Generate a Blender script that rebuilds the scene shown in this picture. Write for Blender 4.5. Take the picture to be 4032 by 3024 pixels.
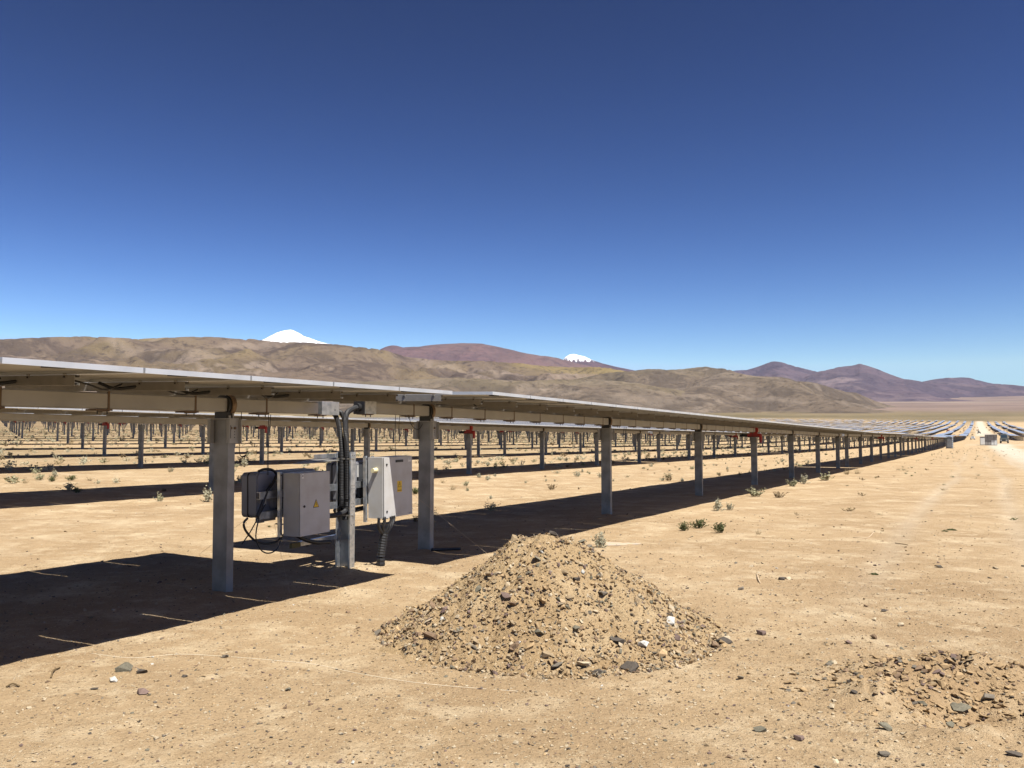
import bpy, bmesh, math, random
import numpy as np
from mathutils import Matrix, Vector
random.seed(7)
R = math.radians
for o in list(bpy.data.objects): bpy.data.objects.remove(o)
S = bpy.context.scene
COL = S.collection

# ------------------------------------------------------------------ camera, sky, sun, exposure
F_PX, YH, EYE = 3350.0, 1735.0, 1.61          # focal length in photo pixels, horizon line, eye height
PITCH = math.atan((YH - 1512) / F_PX)
cam = bpy.data.cameras.new('camera'); cam.sensor_width = 36; cam.lens = 36 * F_PX / 4032
cam.clip_start = 0.05; cam.clip_end = 120000
camo = bpy.data.objects.new('camera', cam); COL.objects.link(camo)
camo.location = (0, 0, EYE); camo.rotation_euler = (R(90) + PITCH, 0, 0)
S.camera = camo
SUN_EL = R(61.0); SUN_H = Vector((0.628, -0.777))            # horizontal direction towards the sun
world = bpy.data.worlds.new('World'); S.world = world; world.use_nodes = True
wn = world.node_tree; bg = wn.nodes['Background']
sky = wn.nodes.new('ShaderNodeTexSky'); sky.sky_type = 'NISHITA'; sky.sun_disc = False
sky.sun_elevation = SUN_EL; sky.sun_rotation = math.atan2(SUN_H.x, SUN_H.y)
sky.altitude = 0; sky.air_density = 1.0; sky.dust_density = 0.0; sky.ozone_density = 6.0
# deep, clear high-altitude blue: the sky's own colour, graded evenly over the whole dome
tint = wn.nodes.new('ShaderNodeMix'); tint.data_type = 'RGBA'; tint.blend_type = 'MULTIPLY'; tint.inputs[0].default_value = 1
tint.inputs[7].default_value = (.472, .369, .313, 1); gam = wn.nodes.new('ShaderNodeGamma'); gam.inputs[1].default_value = 2.75
wn.links.new(sky.outputs[0], tint.inputs[6]); wn.links.new(tint.outputs[2], gam.inputs[0])
lim = wn.nodes.new('ShaderNodeMix'); lim.data_type = 'RGBA'; lim.blend_type = 'DARKEN'; lim.inputs[0].default_value = 1; lim.inputs[7].default_value = (4.5, 6.7, 12, 1)
wn.links.new(gam.outputs[0], lim.inputs[6]); wn.links.new(lim.outputs[2], bg.inputs[0]); bg.inputs[1].default_value = 0.05
sl = bpy.data.lights.new('sun', 'SUN'); sl.energy = 5.0; sl.angle = R(0.53); sl.color = (1.0, 0.955, 0.88)
slo = bpy.data.objects.new('sun', sl); COL.objects.link(slo)
sd = Vector((SUN_H.x * math.cos(SUN_EL), SUN_H.y * math.cos(SUN_EL), math.sin(SUN_EL)))
slo.rotation_euler = sd.to_track_quat('Z', 'Y').to_euler(); slo.location = (20, -25, 40)
S.view_settings.view_transform = 'Standard'; S.view_settings.look = 'None'
S.view_settings.exposure = 1.2; S.view_settings.gamma = 1.0; S.view_settings.use_curve_mapping = False
S.cycles.use_denoising = True
S.cycles.max_bounces = 8; S.cycles.diffuse_bounces = 5; S.cycles.volume_bounces = 0

# ------------------------------------------------------------------ rows: t runs along the rows, d across them
cp, sp = math.cos(PITCH), math.sin(PITCH)
def ray(x, y):
    a = (x - 2016) / F_PX; b = (1512 - y) / F_PX
    return Vector((a, cp - b * sp, sp + b * cp))
_v = ray(3850, YH); TH = math.atan2(_v.x, _v.y)
U = (math.sin(TH), math.cos(TH)); N = (-math.cos(TH), math.sin(TH)); PHI = math.pi / 2 - TH
def W(t, d, z=0.0): return Vector((t * U[0] + d * N[0], t * U[1] + d * N[1], z))

# ------------------------------------------------------------------ noise and terrain height
def _hash(ix, iy, s):
    h = (ix.astype(np.int64) * 374761393 + iy.astype(np.int64) * 668265263 + s * 974711) & 0x7fffffff
    h = ((h ^ (h >> 13)) * 1274126177) & 0x7fffffff
    return ((h ^ (h >> 16)) & 0xffff) / 65535.0
def vnoise(x, y, s=0):
    ix = np.floor(x); iy = np.floor(y); fx = x - ix; fy = y - iy
    fx = fx * fx * (3 - 2 * fx); fy = fy * fy * (3 - 2 * fy)
    a = _hash(ix, iy, s); b = _hash(ix + 1, iy, s); c = _hash(ix, iy + 1, s); e = _hash(ix + 1, iy + 1, s)
    return (a + (b - a) * fx + (c - a) * fy + (a - b - c + e) * fx * fy) * 2 - 1
def fbm(x, y, s=0, o=4, g=0.5):
    r = 0; a = 1; n = 0
    for i in range(o):
        r = r + a * vnoise(x, y, s + i * 17); n += a; a *= g
        x = x * 2.03 + 3.1; y = y * 2.03 - 1.7
    return r / n
def sstep(a, b, x):
    t = np.clip((x - a) / (b - a), 0, 1); return t * t * (3 - 2 * t)
GT = [-400, 0, 100, 190, 263, 400, 520, 700, 1057, 1557, 1858, 4000, 8000, 14000, 30000, 60000]
GZ = [0, 0, 0, .12, .95, 1.5, 2.2, 5.0, 12.8, 26, 38, 137, 325, 690, 1560, 3000]
def gz(x, y):
    x = np.asarray(x, float); y = np.asarray(y, float)
    t = x * U[0] + y * U[1]; d = x * N[0] + y * N[1]; r = np.hypot(x, y)
    z = np.interp(t, GT, GZ)
    dd = np.clip(d - 10, 0, None); z = z + 0.023 * (dd - 1.5 * (1 - np.exp(-dd / 4.0))) + 0.012 * np.clip(d - 900, 0, None)
    z = z + 0.012 * np.clip(d + 12, None, 0) * sstep(120, 400, t)
    near = 1 - sstep(60, 200, r)
    z = z + near * (0.022 * fbm(x / 1.9, y / 1.9, 3, 3) + 0.010 * fbm(x / .45, y / .45, 9, 3))
    z = z + sstep(150, 900, r) * 0.6 * fbm(x / 160, y / 160, 21, 2)
    z = z + near * sstep(30, 12, r) * .007 * fbm(x / .11, y / .11, 41, 3)
    # faint wheel ruts along the open side
    wob = .5 * fbm(t / 14, t * 0 + 3, 61, 2)
    for q in (1.05, -.75, -2.3, -4.0):
        z = z - .026 * np.exp(-((d - q - wob) / .15) ** 2) * sstep(7, 14, t) * near * (.6 + .8 * vnoise(t / 3.0, t * 0 + q, 62)) 
    for q in (6.35, 10.35, 17.35, 24.35, 31.35):
        z = z + .03 * np.exp(-((t - q) ** 2 + (d - 7.13) ** 2) / .05) * (1 + .5 * vnoise(x / .09, y / .09, 71))
    z = z + .03 * np.exp(-((t - 8.45) ** 2 + (d - 6.98) ** 2) / .06) * (1 + .6 * vnoise(x / .07, y / .07, 72))
    # shallow dug hollow with loose clumpy banks at the right
    rr = np.hypot((x - 2.80) / .50, (y - 5.22) / .36); bank = np.exp(-((x - 2.78) / .50) ** 2 - ((y - 5.92) / .24) ** 2) + .8 * np.exp(-((x - 2.27) / .22) ** 2 - ((y - 5.42) / .26) ** 2) + .7 * np.exp(-((x - 3.35) / .35) ** 2 - ((y - 5.9) / .25) ** 2) + .5 * np.exp(-((x - 2.7) / .55) ** 2 - ((y - 4.72) / .14) ** 2)
    z = z - 0.17 * np.exp(-rr ** 2 * 1.5) + .115 * bank
    z = z + np.clip(bank + np.exp(-rr ** 2) * .5, 0, 1) * (.085 * fbm(x / .15, y / .15, 31, 4, .62) + .02 * np.abs(fbm(x / .05, y / .05, 33, 2)))
    return z
def G(t, d): p = W(t, d); return float(gz(p.x, p.y))
def WG(t, d, dz=0.0): p = W(t, d); p.z = float(gz(p.x, p.y)) + dz; return p
def pg(px, py):
    """photo pixel -> point on the terrain"""
    r = ray(px, py); k = 1.0; last = 0.0
    while k < 60000:
        if EYE + k * r.z < float(gz(k * r.x, k * r.y)): break
        last = k; k *= 1.03
    lo, hi = last, k
    for _ in range(30):
        m = (lo + hi) / 2
        if EYE + m * r.z < float(gz(m * r.x, m * r.y)): hi = m
        else: lo = m
    return Vector((hi * r.x, hi * r.y, float(gz(hi * r.x, hi * r.y))))

# ------------------------------------------------------------------ materials
MATS = {}
KA = .634       # natural ground, stone and plant albedos for the exposure used
def mat(name, col, rough=.7, metal=0.0, spec=.4, noise=None, bump=None, rand=0.0):
    """noise = (scale, colour2, lo, hi); bump = (scale, strength, distance); rand = value jitter per object"""
    m = bpy.data.materials.new(name); m.use_nodes = True; nt = m.node_tree
    b = nt.nodes['Principled BSDF']; b.inputs['Roughness'].default_value = rough
    b.inputs['Metallic'].default_value = metal; b.inputs['Specular IOR Level'].default_value = spec
    b.inputs['Base Color'].default_value = (*col, 1); out = None
    tc = nt.nodes.new('ShaderNodeTexCoord')
    if noise:
        n = nt.nodes.new('ShaderNodeTexNoise'); n.inputs['Scale'].default_value = noise[0]; n.inputs['Detail'].default_value = 6
        nt.links.new(tc.outputs['Object'], n.inputs['Vector'])
        mr = nt.nodes.new('ShaderNodeMapRange'); mr.inputs[1].default_value = noise[2]; mr.inputs[2].default_value = noise[3]
        nt.links.new(n.outputs[0], mr.inputs[0])
        mx = nt.nodes.new('ShaderNodeMix'); mx.data_type = 'RGBA'; mx.inputs[6].default_value = (*col, 1); mx.inputs[7].default_value = (*noise[1], 1)
        nt.links.new(mr.outputs[0], mx.inputs[0]); out = mx.outputs[2]
        nt.links.new(out, b.inputs['Base Color'])
    if rand:
        oi = nt.nodes.new('ShaderNodeObjectInfo'); hs = nt.nodes.new('ShaderNodeHueSaturation')
        mr = nt.nodes.new('ShaderNodeMapRange'); mr.inputs[3].default_value = 1 - rand; mr.inputs[4].default_value = 1 + rand
        nt.links.new(oi.outputs['Random'], mr.inputs[0]); nt.links.new(mr.outputs[0], hs.inputs['Value'])
        if out: nt.links.new(out, hs.inputs['Color'])
        else: hs.inputs['Color'].default_value = (*col, 1)
        nt.links.new(hs.outputs[0], b.inputs['Base Color'])
    if bump:
        n = nt.nodes.new('ShaderNodeTexNoise'); n.inputs['Scale'].default_value = bump[0]; n.inputs['Detail'].default_value = 5
        nt.links.new(tc.outputs['Object'], n.inputs['Vector'])
        bp = nt.nodes.new('ShaderNodeBump'); bp.inputs['Strength'].default_value = bump[1]; bp.inputs['Distance'].default_value = bump[2]
        nt.links.new(n.outputs[0], bp.inputs['Height']); nt.links.new(bp.outputs[0], b.inputs['Normal'])
    MATS[name] = m; return m
SAND = (.555, .402, .234)
mat('galv', (.320, .328, .336), .42, .75, .5, (9, (.240, .248, .260), .35, .7))
mat('galv_new', (.496, .512, .528), .32, .85, .5, (16, (.336, .360, .384), .4, .62))
mat('galv_dusty', (.345, .34, .328), .6, .25, .4, (3, (.29, .284, .27), .35, .7))
mat('post_metal', (.225, .223, .218), .5, .5, .4, (5, (.165, .16, .155), .4, .65), (30, .05, .002), .14)
mat('alu', (.576, .592, .608), .38, .55, .5, (4, (.496, .512, .528), .4, .7))
mat('backsheet', (.42, .412, .39), .55, 0, .4, (2.5, (.36, .35, .325), .35, .7))
mat('rail_metal', (.235, .222, .20), .5, .4, .4, (6, (.19, .178, .16), .4, .7))
mat('strap', (.128, .088, .060), .7, .2)
mat('rust_strap', (.208, .144, .088), .6, .3, .4, (12, (.144, .096, .064), .4, .6))
mat('black', (.012, .012, .013), .5, 0, .45)
mat('black_rib', (.014, .014, .015), .55, 0, .35)
mat('red_paint', (.33, .024, .020), .5, 0, .4, (9, (.22, .02, .018), .4, .65))
mat('box_grey', (.376, .372, .364), .42, 0, .45, (5, (.325, .312, .29), .42, .72))
mat('box_white', (.528, .536, .528), .4, 0, .45, (1.7, (.496, .500, .488), .35, .7))
mat('inv_grey', (.208, .208, .228), .5, .1, .4, (3, (.176, .176, .196), .4, .7))
mat('inv_plate', (.352, .356, .360), .5, .35, .4)
mat('fin', (.096, .100, .112), .5, .4)
mat('yellow', (.640, .416, .024), .5)
mat('ink', (.015, .013, .01), .6)
mat('paper', (.576, .576, .552), .7)
mat('cream', (.592, .544, .336), .5)
mat('olive_wood', (.128, .104, .040), .8)
mat('glassy', (.02, .03, .04), .12, 0, .6)
mat('toilet_blue', (.20, .22, .24), .5, 0, .4, (4, (.15, .165, .18), .4, .7))
mat('wood_grey', (.288, .276, .264), .85, 0, .2, (3, (.208, .196, .184), .4, .65))
mat('tin', (.528, .576, .640), .35, .5)
mat('car_white', (.624, .624, .608), .3, 0, .5)
mat('rubber', (.02, .02, .02), .8)
mat('crate_wood', (.440, .336, .216), .85, 0, .2, (3, (.352, .264, .168), .4, .65), None, .2)
mat('dark_machine', (.05, .055, .05), .6)
mat('string', (.440, .336, .224), .9)
mat('string_white', (.656, .592, .464), .9)
for nm, c in (('sage', (.36, .34, .205)), ('sage_pale', (.50, .47, .33)), ('green', (.13, .145, .06)), ('dry', (.34, .26, .14)), ('twig', (.192, .136, .072)), ('moss', (.056, .088, .024))):
    mat(nm, tuple(v * KA for v in c), .85, 0, .15, None, None, .16)
for nm, c in (('rock_grey', (.215, .185, .145)), ('rock_dark', (.11, .093, .076)), ('rock_tan', (.44, .33, .20)), ('rock_purple', (.22, .155, .13)), ('rock_green', (.225, .205, .15)), ('rock_pale', (.60, .49, .335)), ('rock_white', (.66, .64, .58)), ('rock_brown', (.28, .19, .12)), ('soil_clod', (.50, .35, .19))):
    c = tuple(v * KA for v in c); mat(nm, c, .9, 0, .15, (14, tuple(v * .72 for v in c), .4, .65), (40, .25, .004), .18)
# solar glass with cell grid
def solar_glass():
    m = bpy.data.materials.new('solar_glass'); m.use_nodes = True; nt = m.node_tree; b = nt.nodes['Principled BSDF']
    b.inputs['Base Color'].default_value = (.05, .06, .09, 1); b.inputs['Roughness'].default_value = .34
    b.inputs['Specular IOR Level'].default_value = .28; b.inputs['Sheen Weight'].default_value = 1.0; b.inputs['Sheen Roughness'].default_value = .45; b.inputs['Sheen Tint'].default_value = (1, .97, .93, 1); b.inputs['Coat Weight'].default_value = 0.0; b.inputs['Coat Roughness'].default_value = .15
    tc = nt.nodes.new('ShaderNodeTexCoord'); br = nt.nodes.new('ShaderNodeTexBrick'); br.offset = 0
    br.inputs['Color1'].default_value = (.30, .295, .28, 1); br.inputs['Color2'].default_value = (.32, .31, .295, 1); br.inputs['Mortar'].default_value = (.16, .17, .19, 1)
    br.inputs['Scale'].default_value = 1; br.inputs['Mortar Size'].default_value = .003; br.inputs['Brick Width'].default_value = .161; br.inputs['Row Height'].default_value = .161
    nt.links.new(tc.outputs['Object'], br.inputs['Vector']); nt.links.new(br.outputs[0], b.inputs['Base Color'])
    MATS['solar_glass'] = m
solar_glass()

def ground_mat(name, attr=True, fine=1.0, c1=SAND, c2=(.435, .302, .168), c3=(.74, .59, .385)):
    m = bpy.data.materials.new(name); m.use_nodes = True; nt = m.node_tree; L = nt.links.new
    b = nt.nodes['Principled BSDF']; b.inputs['Roughness'].default_value = .95; b.inputs['Specular IOR Level'].default_value = .12
    tc = nt.nodes.new('ShaderNodeTexCoord')
    def noise(sc, det=5, rough=.55):
        n = nt.nodes.new('ShaderNodeTexNoise'); n.inputs['Scale'].default_value = sc; n.inputs['Detail'].default_value = det; n.inputs['Roughness'].default_value = rough
        L(tc.outputs['Object'], n.inputs['Vector']); return n.outputs[0]
    def rng(s, a, c):
        r = nt.nodes.new('ShaderNodeMapRange'); r.inputs[1].default_value = a; r.inputs[2].default_value = c; L(s, r.inputs[0]); return r.outputs[0]
    def mix(fac, a, c, mode='MIX'):
        x = nt.nodes.new('ShaderNodeMix'); x.data_type = 'RGBA'; x.blend_type = mode
        for s, i in ((fac, 0), (a, 6), (c, 7)):
            if isinstance(s, tuple): x.inputs[i].default_value = (*s, 1)
            elif isinstance(s, float): x.inputs[i].default_value = s
            else: L(s, x.inputs[i])
        return x.outputs[2]
    def mul(s, k):
        q = nt.nodes.new('ShaderNodeMath'); q.operation = 'MULTIPLY'; L(s, q.inputs[0]); q.inputs[1].default_value = k; return q.outputs[0]
    c = mix(rng(noise(.33, 7, .65), .40, .62), c1, c2)
    c = mix(mul(rng(noise(.9, 7, .7), .50, .66), .8), c, c3)
    c = mix(mul(rng(noise(7 * fine, 6, .7), .46, .70), .55), c, tuple(v * .86 for v in c2))
    c = mix(mul(rng(noise(2.6, 7, .7), .54, .66), .6), c, c3)
    # grit: dark and pale grains
    v = nt.nodes.new('ShaderNodeTexVoronoi'); v.inputs['Scale'].default_value = 46 * fine; L(tc.outputs['Object'], v.inputs['Vector'])
    sep = nt.nodes.new('ShaderNodeSeparateColor'); L(v.outputs['Color'], sep.inputs[0])
    size = rng(v.outputs['Distance'], .34, .22)
    def both(a, c_): q = nt.nodes.new('ShaderNodeMath'); q.operation = 'MULTIPLY'; L(a, q.inputs[0]); L(c_, q.inputs[1]); return q.outputs[0]
    dk = both(size, rng(sep.outputs[0], .80, .84)); pl = both(size, rng(sep.outputs[1], .76, .8))
    c = mix(mul(dk, .7), c, (.15, .105, .075)); c = mix(mul(pl, .85), c, (.80, .65, .42))
    if attr:
        at = nt.nodes.new('ShaderNodeAttribute'); at.attribute_name = 'cover'
        s2 = nt.nodes.new('ShaderNodeSeparateColor'); L(at.outputs['Color'], s2.inputs[0])
        grass = mix(rng(noise(.02, 8, .65), .4, .62), (.125, .103, .056), (.18, .145, .078))
        c = mix(s2.outputs[0], c, grass)
        c = mix(s2.outputs[1], c, mix(rng(noise(.7, 5), .4, .6), (.66, .60, .49), (.57, .50, .39)))
        red = mix(rng(noise(.0022, 8, .6), .42, .6), (.20, .145, .115), (.275, .20, .16))
        c = mix(s2.outputs[2], c, red); c = mix(at.outputs['Alpha'], c, (.40, .265, .14))
    c = mix(1.0, c, (KA, KA, KA), 'MULTIPLY')
    L(c, b.inputs['Base Color'])
    # relief
    h = noise(22 * fine, 6, .75); h2 = noise(3.0, 4, .6)
    bp = nt.nodes.new('ShaderNodeBump'); bp.inputs['Strength'].default_value = .9; bp.inputs['Distance'].default_value = .04; L(h, bp.inputs['Height'])
    bq = nt.nodes.new('ShaderNodeBump'); bq.inputs['Strength'].default_value = .6; bq.inputs['Distance'].default_value = .012; L(size, bq.inputs['Height']); L(bp.outputs[0], bq.inputs['Normal'])
    br = nt.nodes.new('ShaderNodeBump'); br.inputs['Strength'].default_value = .12; br.inputs['Distance'].default_value = .06; L(h2, br.inputs['Height']); L(bq.outputs[0], br.inputs['Normal'])
    L(br.outputs[0], b.inputs['Normal']); MATS[name] = m
ground_mat('ground')
ground_mat('mound_soil', False, 1.3, (.535, .385, .212), (.43, .295, .155), (.63, .475, .28))

def hill_mat(name, base, dark, top, scar, k=1.0, snow=None):
    """base/dark patches, yellow grass, pale scars; k = texture scale; snow = (z0, z1)"""
    m = bpy.data.materials.new(name); m.use_nodes = True; nt = m.node_tree; L = nt.links.new
    b = nt.nodes['Principled BSDF']; b.inputs['Roughness'].default_value = 1; b.inputs['Specular IOR Level'].default_value = .05
    tc = nt.nodes.new('ShaderNodeTexCoord')
    def noise(sc, det=8, rough=.6, dist=0.0):
        n = nt.nodes.new('ShaderNodeTexNoise'); n.inputs['Scale'].default_value = sc; n.inputs['Detail'].default_value = det; n.inputs['Roughness'].default_value = rough
        n.inputs['Distortion'].default_value = dist
        L(tc.outputs['Object'], n.inputs['Vector']); return n.outputs[0]
    def rng(s, a, c):
        r = nt.nodes.new('ShaderNodeMapRange'); r.inputs[1].default_value = a; r.inputs[2].default_value = c; L(s, r.inputs[0]); return r.outputs[0]
    def mix(fac, a, c):
        x = nt.nodes.new('ShaderNodeMix'); x.data_type = 'RGBA'
        for s, i in ((fac, 0), (a, 6), (c, 7)):
            if isinstance(s, tuple): x.inputs[i].default_value = (*s, 1)
            else: L(s, x.inputs[i])
        return x.outputs[2]
    c = mix(rng(noise(.0028 * k, 10, .7, 1.0), .45, .54), base, dark)
    at = nt.nodes.new('ShaderNodeAttribute'); at.attribute_name = 'cover'
    s2 = nt.nodes.new('ShaderNodeSeparateColor'); L(at.outputs['Color'], s2.inputs[0])
    c = mix(s2.outputs[0], c, top); c = mix(s2.outputs[1], c, scar)
    c = mix(rng(noise(.02 * k, 6, .75), .52, .66), c, tuple(v * .72 for v in dark))
    km = nt.nodes.new('ShaderNodeMix'); km.data_type = 'RGBA'; km.blend_type = 'MULTIPLY'; km.inputs[0].default_value = 1; km.inputs[7].default_value = (KA, KA, KA, 1); L(c, km.inputs[6]); c = km.outputs[2]
    if snow: c = mix(s2.outputs[2], c, (.80, .82, .86))
    L(c, b.inputs['Base Color'])
    bp = nt.nodes.new('ShaderNodeBump'); bp.inputs['Strength'].default_value = .9; bp.inputs['Distance'].default_value = 22 / k; L(noise(.012 * k, 8, .65), bp.inputs['Height'])
    L(bp.outputs[0], b.inputs['Normal']); MATS[name] = m

# ------------------------------------------------------------------ mesh helpers
def link(name, me, parent=None, loc=None, rot=None):
    o = bpy.data.objects.new(name, me); COL.objects.link(o)
    if parent is not None: o.parent = parent
    if loc is not None: o.location = loc
    if rot is not None: o.rotation_euler = rot
    return o
def tag(o, label=None, cat=None, group=None, kind=None):
    if label: o['label'] = label
    if cat: o['category'] = cat
    if group: o['group'] = group
    if kind: o['kind'] = kind
    return o
def thing(name, label, cat, loc, rz=0.0, group=None, ry=0.0):
    o = link(name, None, None, loc, (0, ry, rz)); o.empty_display_size = .3
    return tag(o, label, cat, group)
def npmesh(name, V, Q, mats, mi=None, smooth=False):
    """numpy verts and quads/tris (m,k)"""
    me = bpy.data.meshes.new(name); V = np.asarray(V, np.float32); Q = np.asarray(Q, np.int32); k = Q.shape[1]
    me.vertices.add(len(V)); me.vertices.foreach_set('co', V.ravel())
    me.loops.add(Q.size); me.loops.foreach_set('vertex_index', Q.ravel())
    me.polygons.add(len(Q)); me.polygons.foreach_set('loop_start', np.arange(0, Q.size, k, dtype=np.int32))
    me.polygons.foreach_set('loop_total', np.full(len(Q), k, np.int32))
    for m in mats: me.materials.append(MATS[m])
    if mi is not None: me.polygons.foreach_set('material_index', np.asarray(mi, np.int32))
    me.polygons.foreach_set('use_smooth', np.full(len(Q), smooth, bool))
    me.update(calc_edges=True); return me
class MB:
    def __init__(s): s.v = []; s.f = []; s.m = []; s.mats = []; s.sm = []
    def mi(s, m):
        if m not in s.mats: s.mats.append(m)
        return s.mats.index(m)
    def add(s, vs, fs, m, smooth=False, M=None):
        b = len(s.v); i = s.mi(m)
        s.v += [tuple(M @ Vector(p)) if M else tuple(p) for p in vs]
        for f in fs: s.f.append(tuple(b + q for q in f)); s.m.append(i); s.sm.append(smooth)
        return s
    def box(s, x0, x1, y0, y1, z0, z1, m, bev=0.0, M=None):
        if bev:
            return s.prism([(x0 + bev, y0), (x1 - bev, y0), (x1, y0 + bev), (x1, y1 - bev), (x1 - bev, y1), (x0 + bev, y1), (x0, y1 - bev), (x0, y0 + bev)], z0, z1, m, M)
        vs = [(x0, y0, z0), (x1, y0, z0), (x1, y1, z0), (x0, y1, z0), (x0, y0, z1), (x1, y0, z1), (x1, y1, z1), (x0, y1, z1)]
        return s.add(vs, [(3, 2, 1, 0), (4, 5, 6, 7), (0, 1, 5, 4), (1, 2, 6, 5), (2, 3, 7, 6), (3, 0, 4, 7)], m, M=M)
    def prism(s, pts, z0, z1, m, M=None):
        n = len(pts); vs = [(x, y, z0) for x, y in pts] + [(x, y, z1) for x, y in pts]
        fs = [tuple(range(n - 1, -1, -1)), tuple(range(n, 2 * n))] + [(i, (i + 1) % n, n + (i + 1) % n, n + i) for i in range(n)]
        return s.add(vs, fs, m, M=M)
    def xprism(s, pts, x0, x1, m, M=None):           # profile in (y, z), extruded along x
        n = len(pts); vs = [(x0, y, z) for y, z in pts] + [(x1, y, z) for y, z in pts]
        fs = [tuple(range(n - 1, -1, -1)), tuple(range(n, 2 * n))] + [(i, (i + 1) % n, n + (i + 1) % n, n + i) for i in range(n)]
        return s.add(vs, fs, m, M=M)
    def yprism(s, pts, y0, y1, m, M=None):           # profile in (x, z), extruded along y
        n = len(pts); vs = [(x, y0, z) for x, z in pts] + [(x, y1, z) for x, z in pts]
        fs = [tuple(range(n)), tuple(range(2 * n - 1, n - 1, -1))] + [(i, n + i, n + (i + 1) % n, (i + 1) % n) for i in range(n)]
        return s.add(vs, fs, m, M=M)
    def cyl(s, p0, p1, r, m, n=12, r1=None, caps=True, smooth=True):
        p0 = Vector(p0); p1 = Vector(p1); r1 = r if r1 is None else r1
        q = (p1 - p0).to_track_quat('Z', 'Y'); vs = []
        for P, rr in ((p0, r), (p1, r1)):
            for i in range(n):
                a = 2 * math.pi * i / n; vs.append(P + q @ Vector((rr * math.cos(a), rr * math.sin(a), 0)))
        s.add(vs, [(i, (i + 1) % n, n + (i + 1) % n, n + i) for i in range(n)], m, smooth)
        if caps: s.add(vs, [tuple(range(n - 1, -1, -1)), tuple(range(n, 2 * n))], m)
        return s
    def tube(s, pts, r, m, n=7, rib=None):
        pts = [Vector(p) for p in pts]; rings = []; up = Vector((0, 0, 1))
        rad = r if isinstance(r, (list, tuple)) else [r] * len(pts)
        for i, p in enumerate(pts):
            t = (pts[min(i + 1, len(pts) - 1)] - pts[max(i - 1, 0)]).normalized()
            a = t.cross(up)
            if a.length < .05: a = t.cross(Vector((1, 0, 0)))
            a.normalize(); b = t.cross(a)
            k = rad[i] * ((1 if i % 2 else .92) if rib else 1)
            rings.append([p + a * math.cos(2 * math.pi * j / n) * k + b * math.sin(2 * math.pi * j / n) * k for j in range(n)])
        vs = [v for g in rings for v in g]; fs = []
        for i in range(len(pts) - 1):
            for j in range(n): fs.append((i * n + j, i * n + (j + 1) % n, (i + 1) * n + (j + 1) % n, (i + 1) * n + j))
        fs += [tuple(range(n - 1, -1, -1)), tuple((len(pts) - 1) * n + j for j in range(n))]
        return s.add(vs, fs, m, not rib)
    def mesh(s, name):
        me = bpy.data.meshes.new(name); me.from_pydata([tuple(v) for v in s.v], [], s.f)
        for m in s.mats: me.materials.append(MATS[m])
        me.polygons.foreach_set('material_index', s.m); me.polygons.foreach_set('use_smooth', s.sm); me.update(); return me
    def build(s, name, parent=None, loc=None, rot=None): return link(name, s.mesh(name), parent, loc, rot)
def curve_pts(ctrl, n=10):
    """Catmull-Rom through control points"""
    P = [Vector(c) for c in ctrl]; P = [P[0] * 2 - P[1]] + P + [P[-1] * 2 - P[-2]]; out = []
    for i in range(1, len(P) - 2):
        for k in range(n):
            t = k / n; a, b, c, d = P[i - 1:i + 3]
            out.append(.5 * ((2 * b) + (c - a) * t + (2 * a - 5 * b + 4 * c - d) * t * t + (3 * b - a - 3 * c + d) * t ** 3))
    out.append(P[-2]); return out

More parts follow.
